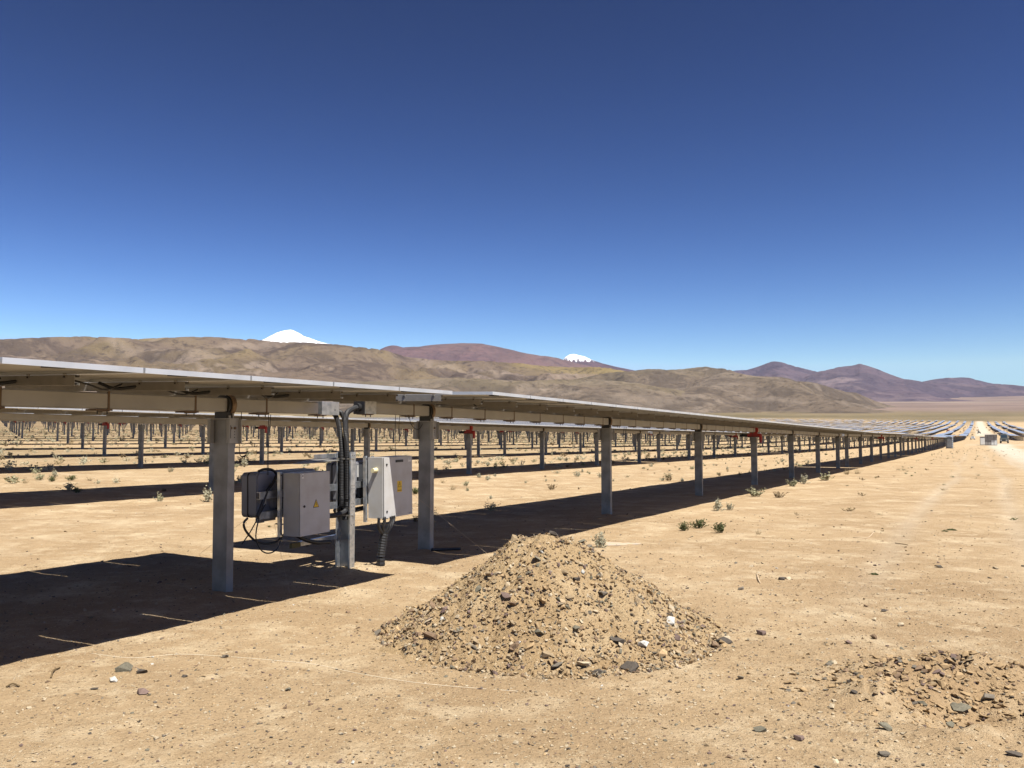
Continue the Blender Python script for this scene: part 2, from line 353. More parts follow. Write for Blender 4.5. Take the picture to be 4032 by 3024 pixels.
# ------------------------------------------------------------------ ground sheet
def build_ground():
    r1 = list(np.exp(np.arange(math.log(1.2), math.log(40), .009))); r2 = list(np.exp(np.arange(math.log(40), math.log(24000), .045)))
    rs = np.array([.15, .4, .7, .95] + r1 + r2)
    az = np.radians(np.concatenate([np.arange(-40, 40, .1), np.arange(40, 320, 2.5)])); na = len(az)
    RR, AA = np.meshgrid(rs, az, indexing='ij'); X = RR * np.sin(AA); Y = RR * np.cos(AA); Z = gz(X, Y)
    V = np.stack([X, Y, Z], -1).reshape(-1, 3); V = np.vstack([V, [[0, 0, float(gz(0, 0))]]])
    i = np.arange(len(rs) - 1)[:, None] * na; j = np.arange(na)[None]; jn = (j + 1) % na
    Q = np.stack([i + j, i + na + j, i + na + jn, i + jn], -1).reshape(-1, 4)[:, ::-1]
    me = npmesh('ground', V, Q, ['ground'], None, True)
    c = len(V) - 1
    bm = bmesh.new(); bm.from_mesh(me); bm.verts.ensure_lookup_table()
    for a in range(na): 
        f = bm.faces.new((bm.verts[c], bm.verts[(a + 1) % na], bm.verts[a])); f.smooth = True
    bm.normal_update(); bm.to_mesh(me); bm.free()
    x, y = V[:, 0], V[:, 1]; t = x * U[0] + y * U[1]; d = x * N[0] + y * N[1]; r = np.hypot(x, y)
    n1 = fbm(x / 300, y / 300, 5, 4); n2 = fbm(x / 25, y / 25, 6, 4); n3 = fbm(t / 2500, d / 900, 8, 4)
    grass = np.clip(sstep(1700, 2000, t + 60 * n1) + sstep(900, 1150, d + 120 * n1) * sstep(200, 800, r), 0, 1) * (.8 + .3 * n1)
    grass = np.maximum(grass, .45 * sstep(200, 700, r) * sstep(-.1, .5, n2) * (d > 2))
    grass = np.maximum(grass, .5 * sstep(18, 60, d) * sstep(-.35, .45, n2))
    red = sstep(2700, 3700, t + 500 * n3 - .1 * d)
    # pale gravel track and cross track
    tr = np.interp(t, [10, 25, 40, 60, 140, 260], [-9.0, -6.2, -4.9, -4.4, -4.3, -4.6])
    road = np.exp(-((d - tr + .6 * n2) / (1.55 + .004 * t)) ** 4) * sstep(8, 24, t) * (1 - sstep(230, 280, t)) * np.clip(.95 + .3 * n2, 0, 1)
    cross = np.exp(-((t - 236 - 2 * n2) / 5.0) ** 4) * (d < 3.0) * .9
    main = np.exp(-((d + 4.5) / 6.0) ** 6) * sstep(640, 760, t) * (1 - sstep(1850, 1900, t)) * .9
    c2 = np.exp(-((t - 830) / 6) ** 4) + np.exp(-((t - 1060) / 7) ** 4) + np.exp(-((t - 1330) / 9) ** 4)
    salt = np.exp(-((t - 7000 - 250 * n3) / 330) ** 2) * sstep(1700, 900, d) * (.5 + .3 * n1)
    wob = .5 * fbm(t / 14, t * 0 + 3, 61, 2); rut = sum(np.exp(-((d - q - wob) / .22) ** 2) for q in (1.05, -.75, -2.3, -4.0)) * sstep(7, 14, t) * (1 - sstep(60, 160, t)) * (.35 + .35 * n2)
    roadm = np.clip(np.clip(rut, 0, 1) + road + cross + main + c2 * .8 + salt, 0, 1)
    col = np.stack([np.clip(grass, 0, 1) * (1 - roadm), roadm, red * (1 - roadm), np.clip(np.exp(-((x - 2.78) / .62) ** 2 - ((y - 5.65) / .5) ** 2) * 1.1, 0, 1) * (.65 + .5 * fbm(x / .12, y / .12, 88, 3))], -1).astype(np.float32)
    at = me.attributes.new('cover', 'FLOAT_COLOR', 'POINT'); at.data.foreach_set('color', col.ravel())
    tag(link('ground', me), kind='structure')
build_ground()

# ------------------------------------------------------------------ hills and mountains
def elev(y, x):
    """tangent of the elevation angle and azimuth of a photo pixel"""
    r = ray(x, y); return r.z / math.hypot(r.x, r.y), math.atan2(r.x, r.y)
def build_hill(name, label, sky_pts, r_toe, r_ridge, r_back, material, seed, relief, wl, grass=None, scar=0.0, snow=None, na=420, nr=90, ext=0.0, spur=1.0):
    az = []; el = []
    for x, y in sky_pts:
        e, a = elev(y, x); az.append(a); el.append(e)
    A = np.linspace(az[0] - ext, az[-1] + ext, na); E = np.interp(A, az, el)
    s = np.concatenate([np.linspace(0, 1, nr), 1 + np.linspace(0, 1, 16)[1:]])
    rad = np.where(s <= 1, r_toe + (r_ridge - r_toe) * s, r_ridge + (r_back - r_ridge) * (s - 1))
    AA, SS = np.meshgrid(A, s, indexing='ij'); RA = np.broadcast_to(rad, AA.shape) * (1 + .05 * fbm(AA * 9, AA * 0 + seed, seed, 3) * np.clip(SS, 0, 1))
    X = RA * np.sin(AA); Y = RA * np.cos(AA); gzv = gz(X, Y)
    Eg = np.interp(AA, A, E)
    kk = max(5, na // 9) | 1; Es = np.convolve(np.pad(E, kk // 2, 'edge'), np.ones(kk) / kk, 'valid'); kn = 7 if snow is None else 3; E = np.convolve(np.pad(E, kn // 2, 'edge'), np.ones(kn) / kn, 'valid')
    Eg = np.interp(AA, A, E); wgt = sstep(.35, .97, SS); ridge = EYE + (np.interp(AA, A, Es) * (1 - wgt) + Eg * wgt) * r_ridge
    base = gzv - 6
    prof = np.where(SS <= 1, np.clip(SS, 0, 1) ** 1.15, np.clip(2 - SS, 0, 1))
    prof = prof * prof * (3 - 2 * prof) * .45 + prof * .55
    wx = X + wl * .35 * fbm(X / wl, Y / wl, seed + 3, 3); wy = Y + wl * .35 * fbm(X / wl, Y / wl, seed + 5, 3)
    n = 1 - np.abs(fbm(wx / wl, wy / wl, seed, 6, .5)) * 2.6
    n2 = fbm(wx / (wl * 2.2), wy / (wl * 2.2), seed + 11, 3)
    amp = relief * np.clip(SS * 2.2, 0, 1) * (1 - .55 * sstep(.75, 1.0, SS))
    hh = base + (ridge - base) * prof + amp * (n * .62 + n2 * .55 - .3)
    hh = np.maximum(hh, base - 3)
    target = Eg[:, :1]; kw = 21; ker = np.ones(kw) / kw
    for it in range(3):                                # keep the skyline where the photograph has it
        mx = ((hh - EYE) / RA).max(1); df = target[:, 0] - mx
        df = np.convolve(np.pad(df, kw // 2, 'edge'), ker, 'valid')
        hh = hh + df[:, None] * RA * np.clip(SS, 0, 1) ** 1.2
    ang = (hh - EYE) / RA; over = np.maximum(ang - target, 0); hh = hh - over * RA * .9
    ang = (hh - EYE) / RA
    V = np.stack([X, Y, hh], -1).reshape(-1, 3); ns = len(s)
    i = np.arange(na - 1)[:, None] * ns; j = np.arange(ns - 1)[None]
    Q = np.stack([i + j, i + ns + j, i + ns + j + 1, i + j + 1], -1).reshape(-1, 4)[:, ::-1]
    me = npmesh(name, V, Q, [material], None, True)
    rel = (hh - base) / np.maximum(ridge - base, 1)
    g = np.zeros_like(hh); sc = np.zeros_like(hh); sn = np.zeros_like(hh)
    big = fbm(wx / (wl * 1.3), wy / (wl * 1.3), seed + 40, 5, .6)
    if grass is not None: g = sstep(.42, .95, rel + .35 * big) * sstep(-.15, .3, big) * grass + .35 * grass * sstep(.1, .5, fbm(wx / wl * 2.2, wy / wl * 2.2, seed + 50, 4))
    if scar: sc = scar * sstep(.24, .36, fbm(wx / wl * 2.4, wy / wl * 2.4, seed + 60, 6, .68)) * sstep(.9, .4, rel) + scar * .8 * sstep(.9, .985, 1 - np.abs(fbm(wx / wl * 1.1, wy / wl * 1.1, seed + 70, 4)))
    if snow is not None: sn = sstep(snow[0], snow[1], Eg * 0 + ang + snow[2] * fbm(AA * 500, SS * 30, seed + 80, 4, .6))
    at = me.attributes.new('cover', 'FLOAT_COLOR', 'POINT')
    at.data.foreach_set('color', np.stack([np.clip(g, 0, 1), np.clip(sc, 0, 1), np.clip(sn, 0, 1), np.ones_like(g)], -1).astype(np.float32).ravel())
    return tag(link(name, me), label, None, None, 'structure')
BR = (.172, .127, .092); BD = (.102, .075, .058); YG = (.25, .188, .085); SC = (.35, .275, .215)
hill_mat('hill_brown', BR, BD, YG, SC, 1.0)
hill_mat('hill_front', (.175, .135, .100), (.115, .090, .069), (.205, .165, .092), (.30, .24, .185), 1.6)
PU = (.185, .108, .100); PD = (.135, .082, .080)
hill_mat('mount_purple', PU, PD, (.15, .105, .07), (.17, .12, .10), .35)
hill_mat('mount_far', (.135, .098, .112), (.096, .072, .088), (.17, .132, .115), (.25, .19, .185), .45)  # paler and bluer than bare rock: distance haze put into the colour
hill_mat('mount_snow', (.13, .075, .072), (.095, .058, .058), (.12, .09, .065), (.17, .12, .10), .3, True)
def z3(p): return [(1600 + x / 2.212, 1400 + y / 2.212) for x, y in p]
def z4(p): return [(2400 + x / 2.212, 1350 + y / 2.212) for x, y in p]
def z5(p): return [(3200 + x / 2.6587, 1350 + y / 2.6587) for x, y in p]
def zf(p): return [(x * 1.8228, y * 1.8228) for x, y in p]
left_ridge = [(-500, 1370), (-200, 1350)] + zf([(0, 733), (60, 730), (110, 728), (175, 726.5), (230, 728), (300, 732), (360, 729), (420, 727), (470, 728), (510, 732), (545, 732), (575, 736), (610, 739), (650, 738.5), (690, 741.5), (730, 744), (760, 748), (800, 752), (835, 757)])
front_ridge = left_ridge[-3:] + z3([(0, 30), (160, 38), (300, 46), (480, 48), (700, 47), (850, 60), (1000, 66), (1100, 82), (1300, 96), (1500, 102), (1650, 97), (1800, 112), (1900, 135), (1990, 136), (2080, 128)])
build_hill('hill', 'long brown hill with yellow grassy top along the left skyline', left_ridge + z3([(0, 12), (160, 28), (300, 42), (480, 46), (700, 46), (850, 60), (1000, 66), (1100, 82), (1300, 96), (1500, 102), (1650, 97), (1800, 112), (1900, 135), (2100, 160), (2300, 200)]), 2600, 5600, 7400, 'hill_brown', 4, 190, 950, .85, .42, na=760, nr=130)
right_ridge = z3([(1300, 250), (1500, 200), (1750, 150), (1900, 136), (1990, 135)]) + z4([(220, 240), (330, 228), (430, 228), (500, 235), (640, 228), (740, 215), (840, 206), (880, 214), (930, 222), (990, 222), (1050, 235), (1100, 255), (1180, 275), (1270, 290), (1430, 295), (1500, 298), (1560, 310), (1630, 335), (1720, 336), (1800, 350), (1900, 380), (2000, 410), (2080, 430), (2140, 432)]) + z5([(0, 420), (100, 440), (200, 480), (300, 510), (360, 520), (440, 515), (520, 550), (600, 585), (700, 625), (800, 650), (880, 672), (960, 700)])
build_hill('hill', 'rounded brown hill with pale gully scars right of the centre', right_ridge, 2500, 4300, 5600, 'hill_front', 15, 125, 700, .5, .5, na=620, nr=120)
low_ridge = [(300, 1560), (900, 1515), (1500, 1500), (1800, 1486), (2050, 1500), (2300, 1490), (2500, 1506), (2700, 1540), (2850, 1575), (2960, 1600)]
build_hill('hill', 'low smooth brown foothill in front of the long hill above the panels', low_ridge, 2250, 3300, 4300, 'hill_front', 28, 75, 560, .4, .4, na=460, nr=80)
build_hill('mountain', 'reddish purple mountain behind the brown hills left of the small snow peak', zf([(790, 775), (825, 752), (835, 748), (850, 745.5), (872, 750), (905, 748.5), (940, 744), (1000, 741), (1040, 742), (1090, 752), (1140, 764), (1200, 772), (1232, 781), (1270, 790), (1330, 802), (1380, 815)]), 8500, 11500, 14500, 'mount_purple', 33, 200, 1900, .3, .3, na=300, nr=60)
build_hill('snow_peak', 'small white snow peak with bare purple right slope behind the hills', zf([(1150, 800), (1190, 785), (1215, 778), (1222, 771), (1229, 766.5), (1240, 764.5), (1250, 767.5), (1262, 770), (1275, 776), (1300, 784.5), (1330, 792), (1365, 799), (1400, 806), (1450, 815)]), 11500, 15000, 19000, 'mount_snow', 41, 120, 1300, None, 0, (.0935, .097, .006), na=420, nr=70)
build_hill('snow_peak', 'white snow covered volcano cone rising above the long hill at left', [(930, 1375), (1000, 1350), (1042, 1335), (1060, 1325), (1090, 1310), (1116, 1302), (1135, 1299.5), (1144, 1298), (1152, 1300), (1170, 1308), (1208, 1329), (1219, 1330), (1245, 1341), (1275, 1350), (1300, 1354), (1400, 1380)], 13000, 17500, 21000, 'mount_snow', 47, 170, 1500, None, 0, (.092, .098, .006), na=240, nr=50)
build_hill('mountain', 'purple conical mountain right of centre on the skyline', z4([(700, 330), (950, 260), (1075, 242), (1200, 235), (1300, 205), (1400, 166), (1440, 160), (1500, 168), (1600, 200), (1700, 225), (1810, 252), (1950, 290), (2100, 330)]), 8500, 12000, 15000, 'mount_far', 52, 200, 1700, .25, .35, na=300, nr=70)
build_hill('mountain', 'broad purple mountain with pointed top at the right skyline', z4([(1550, 345), (1640, 330), (1720, 290), (1810, 252), (1900, 235), (2000, 209), (2100, 200), (2180, 181)]) + z5([(20, 297), (100, 285), (200, 265), (300, 245), (400, 235), (490, 215), (560, 235), (680, 275), (800, 325), (950, 378), (1050, 388), (1150, 408), (1350, 450), (1600, 500), (1900, 545), (2200, 570)]), 7600, 10800, 14000, 'mount_far', 58, 220, 1500, .25, .45, na=440, nr=80)
build_hill('mountain', 'long low bluish mountain ridge at the far right edge', z5([(800, 470), (1000, 430), (1150, 406), (1250, 385), (1400, 365), (1480, 366), (1550, 360), (1640, 365), (1750, 395), (1850, 420), (1950, 430), (2100, 440), (2212, 455), (2500, 490), (2900, 520)]), 9800, 13500, 17000, 'mount_far', 63, 240, 1700, .2, .35, na=300, nr=70)

# ------------------------------------------------------------------ haze: thin even air
hm = bpy.data.materials.new('haze'); hm.use_nodes = True; hn = hm.node_tree; hn.nodes.remove(hn.nodes['Principled BSDF'])
pv = hn.nodes.new('ShaderNodeVolumePrincipled'); pv.inputs['Color'].default_value = (.42, .62, 1.0, 1); pv.inputs['Density'].default_value = 1.1e-5; pv.inputs['Anisotropy'].default_value = 0.0
hn.links.new(pv.outputs[0], hn.nodes['Material Output'].inputs['Volume']); MATS['haze'] = hm
hz = MB(); hz.box(-25000, 25000, -25000, 25000, -420, 2700, 'haze')
USE_HAZE = True
if USE_HAZE: tag(hz.build('haze'), 'thin pale blue air over the plain', None, None, 'stuff')

# ------------------------------------------------------------------ solar trackers
ROW0, PITCH_D, LEN, GAPT = 7.13, 12.1, 45.0, 45.85
TILT = R(1.43); TUBE = .075; DECK = .165             # deck underside above the tube axis
def rowd(r): return ROW0 + PITCH_D * (r - 1)
ORD = ['', 'first', 'second', 'third', 'fourth', 'fifth', 'sixth', 'seventh', 'eighth', 'ninth', 'tenth', 'eleventh', 'twelfth', 'thirteenth', 'fourteenth', 'fifteenth', 'sixteenth', 'seventeenth', 'eighteenth', 'nineteenth', 'twentieth']
def ordw(n):
    if n <= 20: return ORD[n]
    tens = {2: 'twenty', 3: 'thirty', 4: 'forty', 5: 'fifty'}[n // 10]
    return {2: 'twentieth', 3: 'thirtieth', 4: 'fortieth', 5: 'fiftieth'}[n // 10] if n % 10 == 0 else tens + ' ' + ORD[n % 10]
# shared meshes
lam = MB(); hw, l0, l1 = .491, .022, 2.022
lam.box(-hw + .004, hw - .004, l0 + .004, l1 - .004, .026, .034, 'solar_glass'); lam.m[0] = lam.mi('backsheet')
lam.box(-.06, .06, l1 - .35 if False else 1.72, 1.80, .008, .025, 'black')
ME_LAM = lam.mesh('laminate')
fr = MB()
for a, b, c, e in ((-hw, -hw + .012, l0, l1), (hw - .012, hw, l0, l1)): fr.box(a, b, c, e, 0, .038, 'alu')
for c, e in ((l0, l0 + .012), (l1 - .012, l1)): fr.box(-hw + .012, hw - .012, c, e, 0, .038, 'alu')
for a, b in ((-hw + .012, -hw + .035), (hw - .035, hw - .012)): fr.box(a, b, l0 + .012, l1 - .012, 0, .003, 'alu')
ME_FRAME = fr.mesh('frame')
mo = MB(); mo.box(-hw, hw, l0, l1, 0, .036, 'alu'); mo.box(-hw + .01, hw - .01, l0 + .01, l1 - .01, .034, .038, 'solar_glass')
mo.box(-hw + .012, hw - .012, l0 + .012, l1 - .012, -.002, .004, 'backsheet'); ME_MOD = mo.mesh('module')
# hat rail, 2.56 m long, C profile with lips
ra = MB(); rl = 1.28
ra.box(-.022, -.019, -rl, rl, -.078, 0, 'rail_metal'); ra.box(-.019, .022, -rl, rl, -.003, 0, 'rail_metal'); ra.box(-.019, .022, -rl, rl, -.078, -.075, 'rail_metal')
ra.box(.019, .022, -rl, rl, -.075, -.06, 'rail_metal'); ra.box(.019, .022, -rl, rl, -.018, -.003, 'rail_metal')
for y in (-1.17, -.72, .72, 1.17): ra.box(-.030, -.022, y - .018, y + .018, -.02, .012, 'rail_metal'); ra.box(-.036, -.030, y - .008, y + .008, -.022, -.008, 'black')
ME_RAIL = ra.mesh('rail')
# strap round the square tube with bottom plate and bolts
cl = MB(); q = TUBE + .004
cl.box(-.011, .011, -q, -q + .006, -q, q + .01, 'strap'); cl.box(-.011, .011, q - .006, q, -q, q + .01, 'strap')
cl.box(-.13, .045, -q + .006, q - .006, -q - .014, -q + .002, 'strap'); cl.box(-.011, .011, -q, q, -q - .020, -q - .014, 'strap')
for x in (-.10, 0.0): cl.cyl((x, -.055, -q - .045), (x, -.055, -q - .012), .006, 'black', 6)
ME_CLAMP = cl.mesh('tube_clamp')
def tube_mesh(L, m='galv_dusty'):
    b = MB(); bv = .012; h = TUBE
    pts = [(-h + bv, -h), (h - bv, -h), (h, -h + bv), (h, h - bv), (h - bv, h), (-h + bv, h), (-h, h - bv), (-h, -h + bv)]
    b.xprism(pts, -L / 2, L / 2, m); return b.mesh('torque_tube')
ME_TUBE = tube_mesh(LEN)
def post_mesh(top=-.15, bot=-2.55):
    b = MB(); w, f_, k = .105, .095, .004
    pts = [(-f_ / 2, -w), (f_ / 2, -w), (f_ / 2, -w + .02), (f_ / 2 - k, -w + .02), (f_ / 2 - k, -w + k), (-f_ / 2 + k, -w + k), (-f_ / 2 + k, w - k), (f_ / 2 - k, w - k), (f_ / 2 - k, w - .02), (f_ / 2, w - .02), (f_ / 2, w), (-f_ / 2, w)]
    b.prism(pts, bot, top, 'post_metal'); return b.mesh('post')
ME_POST = post_mesh()
bk = MB()                                             # saddle: two side plates, cap plate, slots and bolts
for s in (-1, 1):
    y = s * .118
    bk.box(-.085, .085, y - .004, y + .004, -.41, -.155, 'galv_dusty')
    bk.box(-.085, -.077, y, y + s * .05, -.41, -.155, 'galv_dusty'); bk.box(.077, .085, y, y + s * .05, -.41, -.155, 'galv_dusty')
    yo = y + s * .0045
    bk.box(-.034, -.026, yo - .0015, yo + .0015, -.36, -.22, 'black')
    bk.cyl((-.03, yo - .002 * s, -.25), (-.03, yo + .012 * s, -.25), .014, 'strap', 8); bk.cyl((.025, yo - .002 * s, -.25), (.025, yo + .012 * s, -.25), .014, 'strap', 8)
    for z in (-.29, -.32, -.35): bk.cyl((.025, yo - .001 * s, z), (.025, yo + .001 * s, z), .006, 'black', 8)
bk.box(-.085, .085, -.122, .122, -.155, -.145, 'galv_dusty')
ME_BRKT = bk.mesh('saddle_bracket')
be = MB(); n_ = 22                                    # bearing: round band round the tube on a plastic block
for (ro, ri, xa, xb, m) in ((.128, .112, -.002, .05, 'rust_strap'), (.112, .078, -.04, .03, 'black')):
    vs = []; fs = []
    for i in range(n_ + 1):
        a = R(-60) + R(300) * i / n_
        ca, sa = math.cos(a), math.sin(a)
        for rr, xx in ((ro, xa), (ro, xb), (ri, xb), (ri, xa)): vs.append((xx, -rr * ca if True else 0, rr * sa))
    for i in range(n_):
        for k in range(4): fs.append((i * 4 + k, i * 4 + (k + 1) % 4, i * 4 + 4 + (k + 1) % 4, i * 4 + 4 + k))
    fs += [(3, 2, 1, 0), tuple(n_ * 4 + k for k in range(4))]
    be.add(vs, fs, m, m == 'rust_strap')
be.box(-.06, .04, -.09, .09, -.147, -.076, 'black'); be.cyl((.02, -.10, -.147), (.02, -.10, -.09), .012, 'galv_dusty', 8); be.cyl((-.03, -.10, -.147), (-.03, -.10, -.115), .018, 'galv_dusty', 8)
ME_BEAR = be.mesh('bearing')
dr = MB()                                             # slewing drive: ring, worm housing, gearbox
dr.cyl((-.055, 0, 0), (.055, 0, 0), .165, 'red_paint', 20); dr.cyl((-.075, 0, 0), (.075, 0, 0), .125, 'red_paint', 16)
dr.cyl((0, -.22, -.19), (0, .22, -.19), .062, 'red_paint', 12); dr.box(-.06, .06, -.15, .15, -.24, -.11, 'red_paint')
dr.cyl((0, -.26, -.19), (0, -.20, -.19), .078, 'red_paint', 12); dr.box(-.05, .05, -.29, -.2, -.45, -.16, 'red_paint', .012)
ME_DRIVE = dr.mesh('slewing_drive')
mt = MB(); mt.cyl((0, .215, -.19), (0, .50, -.19), .048, 'black', 12); mt.box(-.045, .045, .30, .42, -.165, -.125, 'black'); ME_MOTOR = mt.mesh('motor')
db = MB()
for s in (-1, 1):
    db.yprism([(-.05, -.52), (.05, -.52), (.13, -.26), (-.13, -.26)], s * .115 - .004, s * .115 + .004, 'galv_dusty')
db.box(-.13, .13, -.2, .2, -.262, -.252, 'galv_dusty'); ME_DBRK = db.mesh('drive_bracket')
dk = MB(); dk.box(-LEN / 2, LEN / 2, -2.02, 2.02, 0, .034, 'alu'); dk.box(-LEN / 2 + .02, LEN / 2 - .02, -2.0, 2.0, .0335, .038, 'solar_glass'); dk.box(-LEN / 2 + .02, LEN / 2 - .02, -2.0, 2.0, -.002, .001, 'backsheet')
ME_DECK = dk.mesh('panel_deck')
sp_ = MB()
for y in (-.55, .55): sp_.box(-LEN / 2, LEN / 2, y - .02, y + .02, -.07, -.001, 'rail_metal')
POSTX = [-21, -14, -7, 0, 7, 14, 21]
T_MID0 = 8.85 + 22.5                                  # middle of the second table of the front row
def tracker_frame(r, k):
    """centre t, slope and tube height of table k in row r"""
    d = rowd(r); tc = T_MID0 + GAPT * k
    if r == 1 and k == -1: return tc, d, 2.012 - .0105 * (8.29 - tc), .0105
    if r == 1 and k == 0: return tc, d, 2.047 - .0025 * (tc - 9), -.0025
    if r == 1 and k == 1: return tc, d, 2.02, .0032
    z0 = G(tc - 22, d); z1 = G(tc + 22, d); zm = G(tc, d)
    return tc, d, (z0 + z1 + zm) / 3 + 1.98, (z1 - z0) / 44
def table(r, k, label, level, group, tilt=TILT, decked=True):
    tc, d, tz, sl_ = tracker_frame(r, k)
    g0 = G(tc, d); h = tz - g0; p = W(tc, d, g0)
    o = thing('solar_tracker', label, 'solar tracker', p, PHI, group, -math.atan(sl_))
    link('torque_tube', ME_TUBE, o, (0, 0, h))
    for x in POSTX:
        if r == 1 and k == -1 and x == 21: x = 21.1
        if r == 1 and k == 0 and x == -21: x = -20.93
        po = link('post', ME_POST, o, (x, 0, h if x else h - .1))
        if level >= 2:
            if x: link('saddle_bracket', ME_BRKT, po); link('bearing', ME_BEAR, o, (x, 0, h))
            else: link('drive_bracket', ME_DBRK, po, (0, 0, .1))
    dv = link('slewing_drive', ME_DRIVE, o, (0, 0, h)); link('motor', ME_MOTOR, dv)
    ct, st = math.cos(tilt), math.sin(tilt)
    if level >= 2:
        for i in range(45):
            x = -22 + i
            for s in (1, -1):
                rot = (tilt, 0, 0) if s > 0 else (-tilt, 0, math.pi)
                if level == 3:
                    m = link('module', ME_LAM, o, (x, 0, h + DECK), rot); link('frame', ME_FRAME, m)
                else: link('module', ME_MOD, o, (x, 0, h + DECK), rot)
        for i in range(46):
            x = min(max(-22.5 + i, -22.47), 22.47); link('rail', ME_RAIL, o, (x, 0, h + DECK - .002), (tilt, 0, 0))
            if r == 1 and k <= 1: link('tube_clamp', ME_CLAMP, o, (x + .14, 0, h))
    elif decked: link('panel_deck', ME_DECK, o, (0, 0, h + DECK), (tilt, 0, 0))
    return o, h
GR = 'solar trackers standing in rows'
trA, hA = table(1, -1, 'front row solar tracker at the left, its near end beside the grey inverter cabinets', 3, GR)
trB, hB = table(1, 0, 'front row solar tracker starting right of the cabinets, long panel deck running to the right', 3, GR)
table(1, 1, 'third solar tracker along the front row, beyond the red drive and far post pair', 2, GR)
table(1, 2, 'fourth solar tracker along the front row from the left', 2, GR)
cands = []
for r in range(1, 86):
    for k in range(-2, 40):
        if (r == 1 and k <= 2): continue
        tc, d = T_MID0 + GAPT * k, rowd(r)
        best = 1e9; vis = False
        for q in (-22, -11, 0, 11, 22):
            p = W(tc + q, d); a = math.degrees(math.atan2(p.x, p.y))
            if p.y > 0 and -33 < a < 33: vis = True; best = min(best, p.length)
        if vis: cands.append((best, r, k))
for r in (-1, -2, -3):                                # rows right of the track, beyond the shack
    for k in range(9, 40):
        tc, d = T_MID0 + GAPT * k, rowd(r); p = W(tc - 22, d); a = math.degrees(math.atan2(p.x, p.y))
        if a < 34: cands.append((p.length, r, k))
cands.sort(); near, far = cands[:292], cands[292:]
firstk = {}
for dist, r, k in sorted(near): firstk[r] = min(firstk.get(r, 99), k)
rng = random.Random(3); bare = set(); tilted = {}
for dist, r, k in cands:
    if dist > 420 and rng.random() < (.06 + .34 * (dist > 1150)): bare.add((r, k))
    if 500 < dist < 900 and 3 < r < 40 and rng.random() < .05: tilted[(r, k)] = R(rng.choice([-22, -28, 18]))
for dist, r, k in near:
    if r > 0: where = f'{ordw(k - firstk[r] + 1)} table along the {ordw(r)} row back from the camera' if r > 1 else f'{ordw(k + 2)} solar tracker along the front row from the left'
    else: where = f'{ordw(k - firstk[r] + 1)} table along the {["", "first", "second", "third"][-r]} row right of the dirt track'
    table(r, k, where if r == 1 else 'solar tracker, ' + where, 2 if (r == 2 and k in (-1, 0, 1)) else 1, GR, tilted.get((r, k), TILT), (r, k) not in bare)
# the several hundred tables farther off: one object
def far_field(lst):
    V = []; Q = []; MI = []; nb = 0
    cube = np.array([(0, 0, 0), (1, 0, 0), (1, 1, 0), (0, 1, 0), (0, 0, 1), (1, 0, 1), (1, 1, 1), (0, 1, 1)], float)
    faces = np.array([(3, 2, 1, 0), (4, 5, 6, 7), (0, 1, 5, 4), (1, 2, 6, 5), (2, 3, 7, 6), (3, 0, 4, 7)])
    fm = {'deck': [2, 1, 0, 0, 0, 0], 'tube': [3] * 6, 'post': [4] * 6}
    for dist, r, k in lst:
        tc, d, tz, s_ = tracker_frame(r, k); c = W(tc, d, tz); tl = tilted.get((r, k), TILT)
        parts = [((-22.6, -.075, -.075), (22.6, .075, .075), 'tube')] + [((x - .05, -.1, -2.4), (x + .05, .1, -.1), 'post') for x in POSTX]
        if (r, k) not in bare: parts.append(((-22.5, -2.02, .165), (22.5, 2.02, .2), 'deck'))
        elif rng.random() < .6:
            for q in range(0, 44, 3): parts.append(((-22.4 + q, -1.28, .085), (-22.3 + q, 1.28, .165), 'tube'))
        for lo, hi, kind in parts:
            p = cube * (np.array(hi) - np.array(lo)) + np.array(lo)
            if kind == 'deck': p = np.stack([p[:, 0], p[:, 1] * math.cos(tl), p[:, 2] + p[:, 1] * math.sin(tl)], -1)
            p[:, 2] += p[:, 0] * s_
            x = c.x + p[:, 0] * U[0] + p[:, 1] * N[0]; y = c.y + p[:, 0] * U[1] + p[:, 1] * N[1]
            V.append(np.stack([x, y, c.z + p[:, 2]], -1)); Q.append(faces + nb); MI += fm[kind]; nb += 8
    me = npmesh('distant_solar_field', np.vstack(V), np.vstack(Q), ['alu', 'solar_glass', 'backsheet', 'galv', 'post_metal'], MI)
    tag(link('distant_solar_field', me), 'mass of far solar tracker tables covering the plain below the hills', 'solar field', None, 'stuff')
far_field(far)

# ------------------------------------------------------------------ tube ends at the gap
sv = MB(); sv.box(22.56, 22.88, -.083, .083, -.083, .083, 'galv_new', 0); sv.cyl((22.80, -.086, -.02), (22.80, -.082, -.02), .008, 'black', 8); sv.build('tube_sleeve', trA, (0, 0, hA))
sv = MB(); sv.box(-22.48, -22.24, -.083, .083, -.083, .083, 'galv_new'); sv.build('tube_sleeve', trB, (0, 0, hB))
sv = MB(); sv.box(-22.505, -22.482, -.088, .088, -.088, .088, 'black'); sv.cyl((-22.56, 0, 0), (-22.50, 0, 0), .055, 'black_rib', 16); sv.build('end_plate', trB, (0, 0, hB))
def RP(px, py, d):
    """photo pixel -> point in the vertical plane at distance d across the rows"""
    r = ray(px, py); k = d / (N[0] * r.x + N[1] * r.y); return Vector((0, 0, EYE)) + r * k
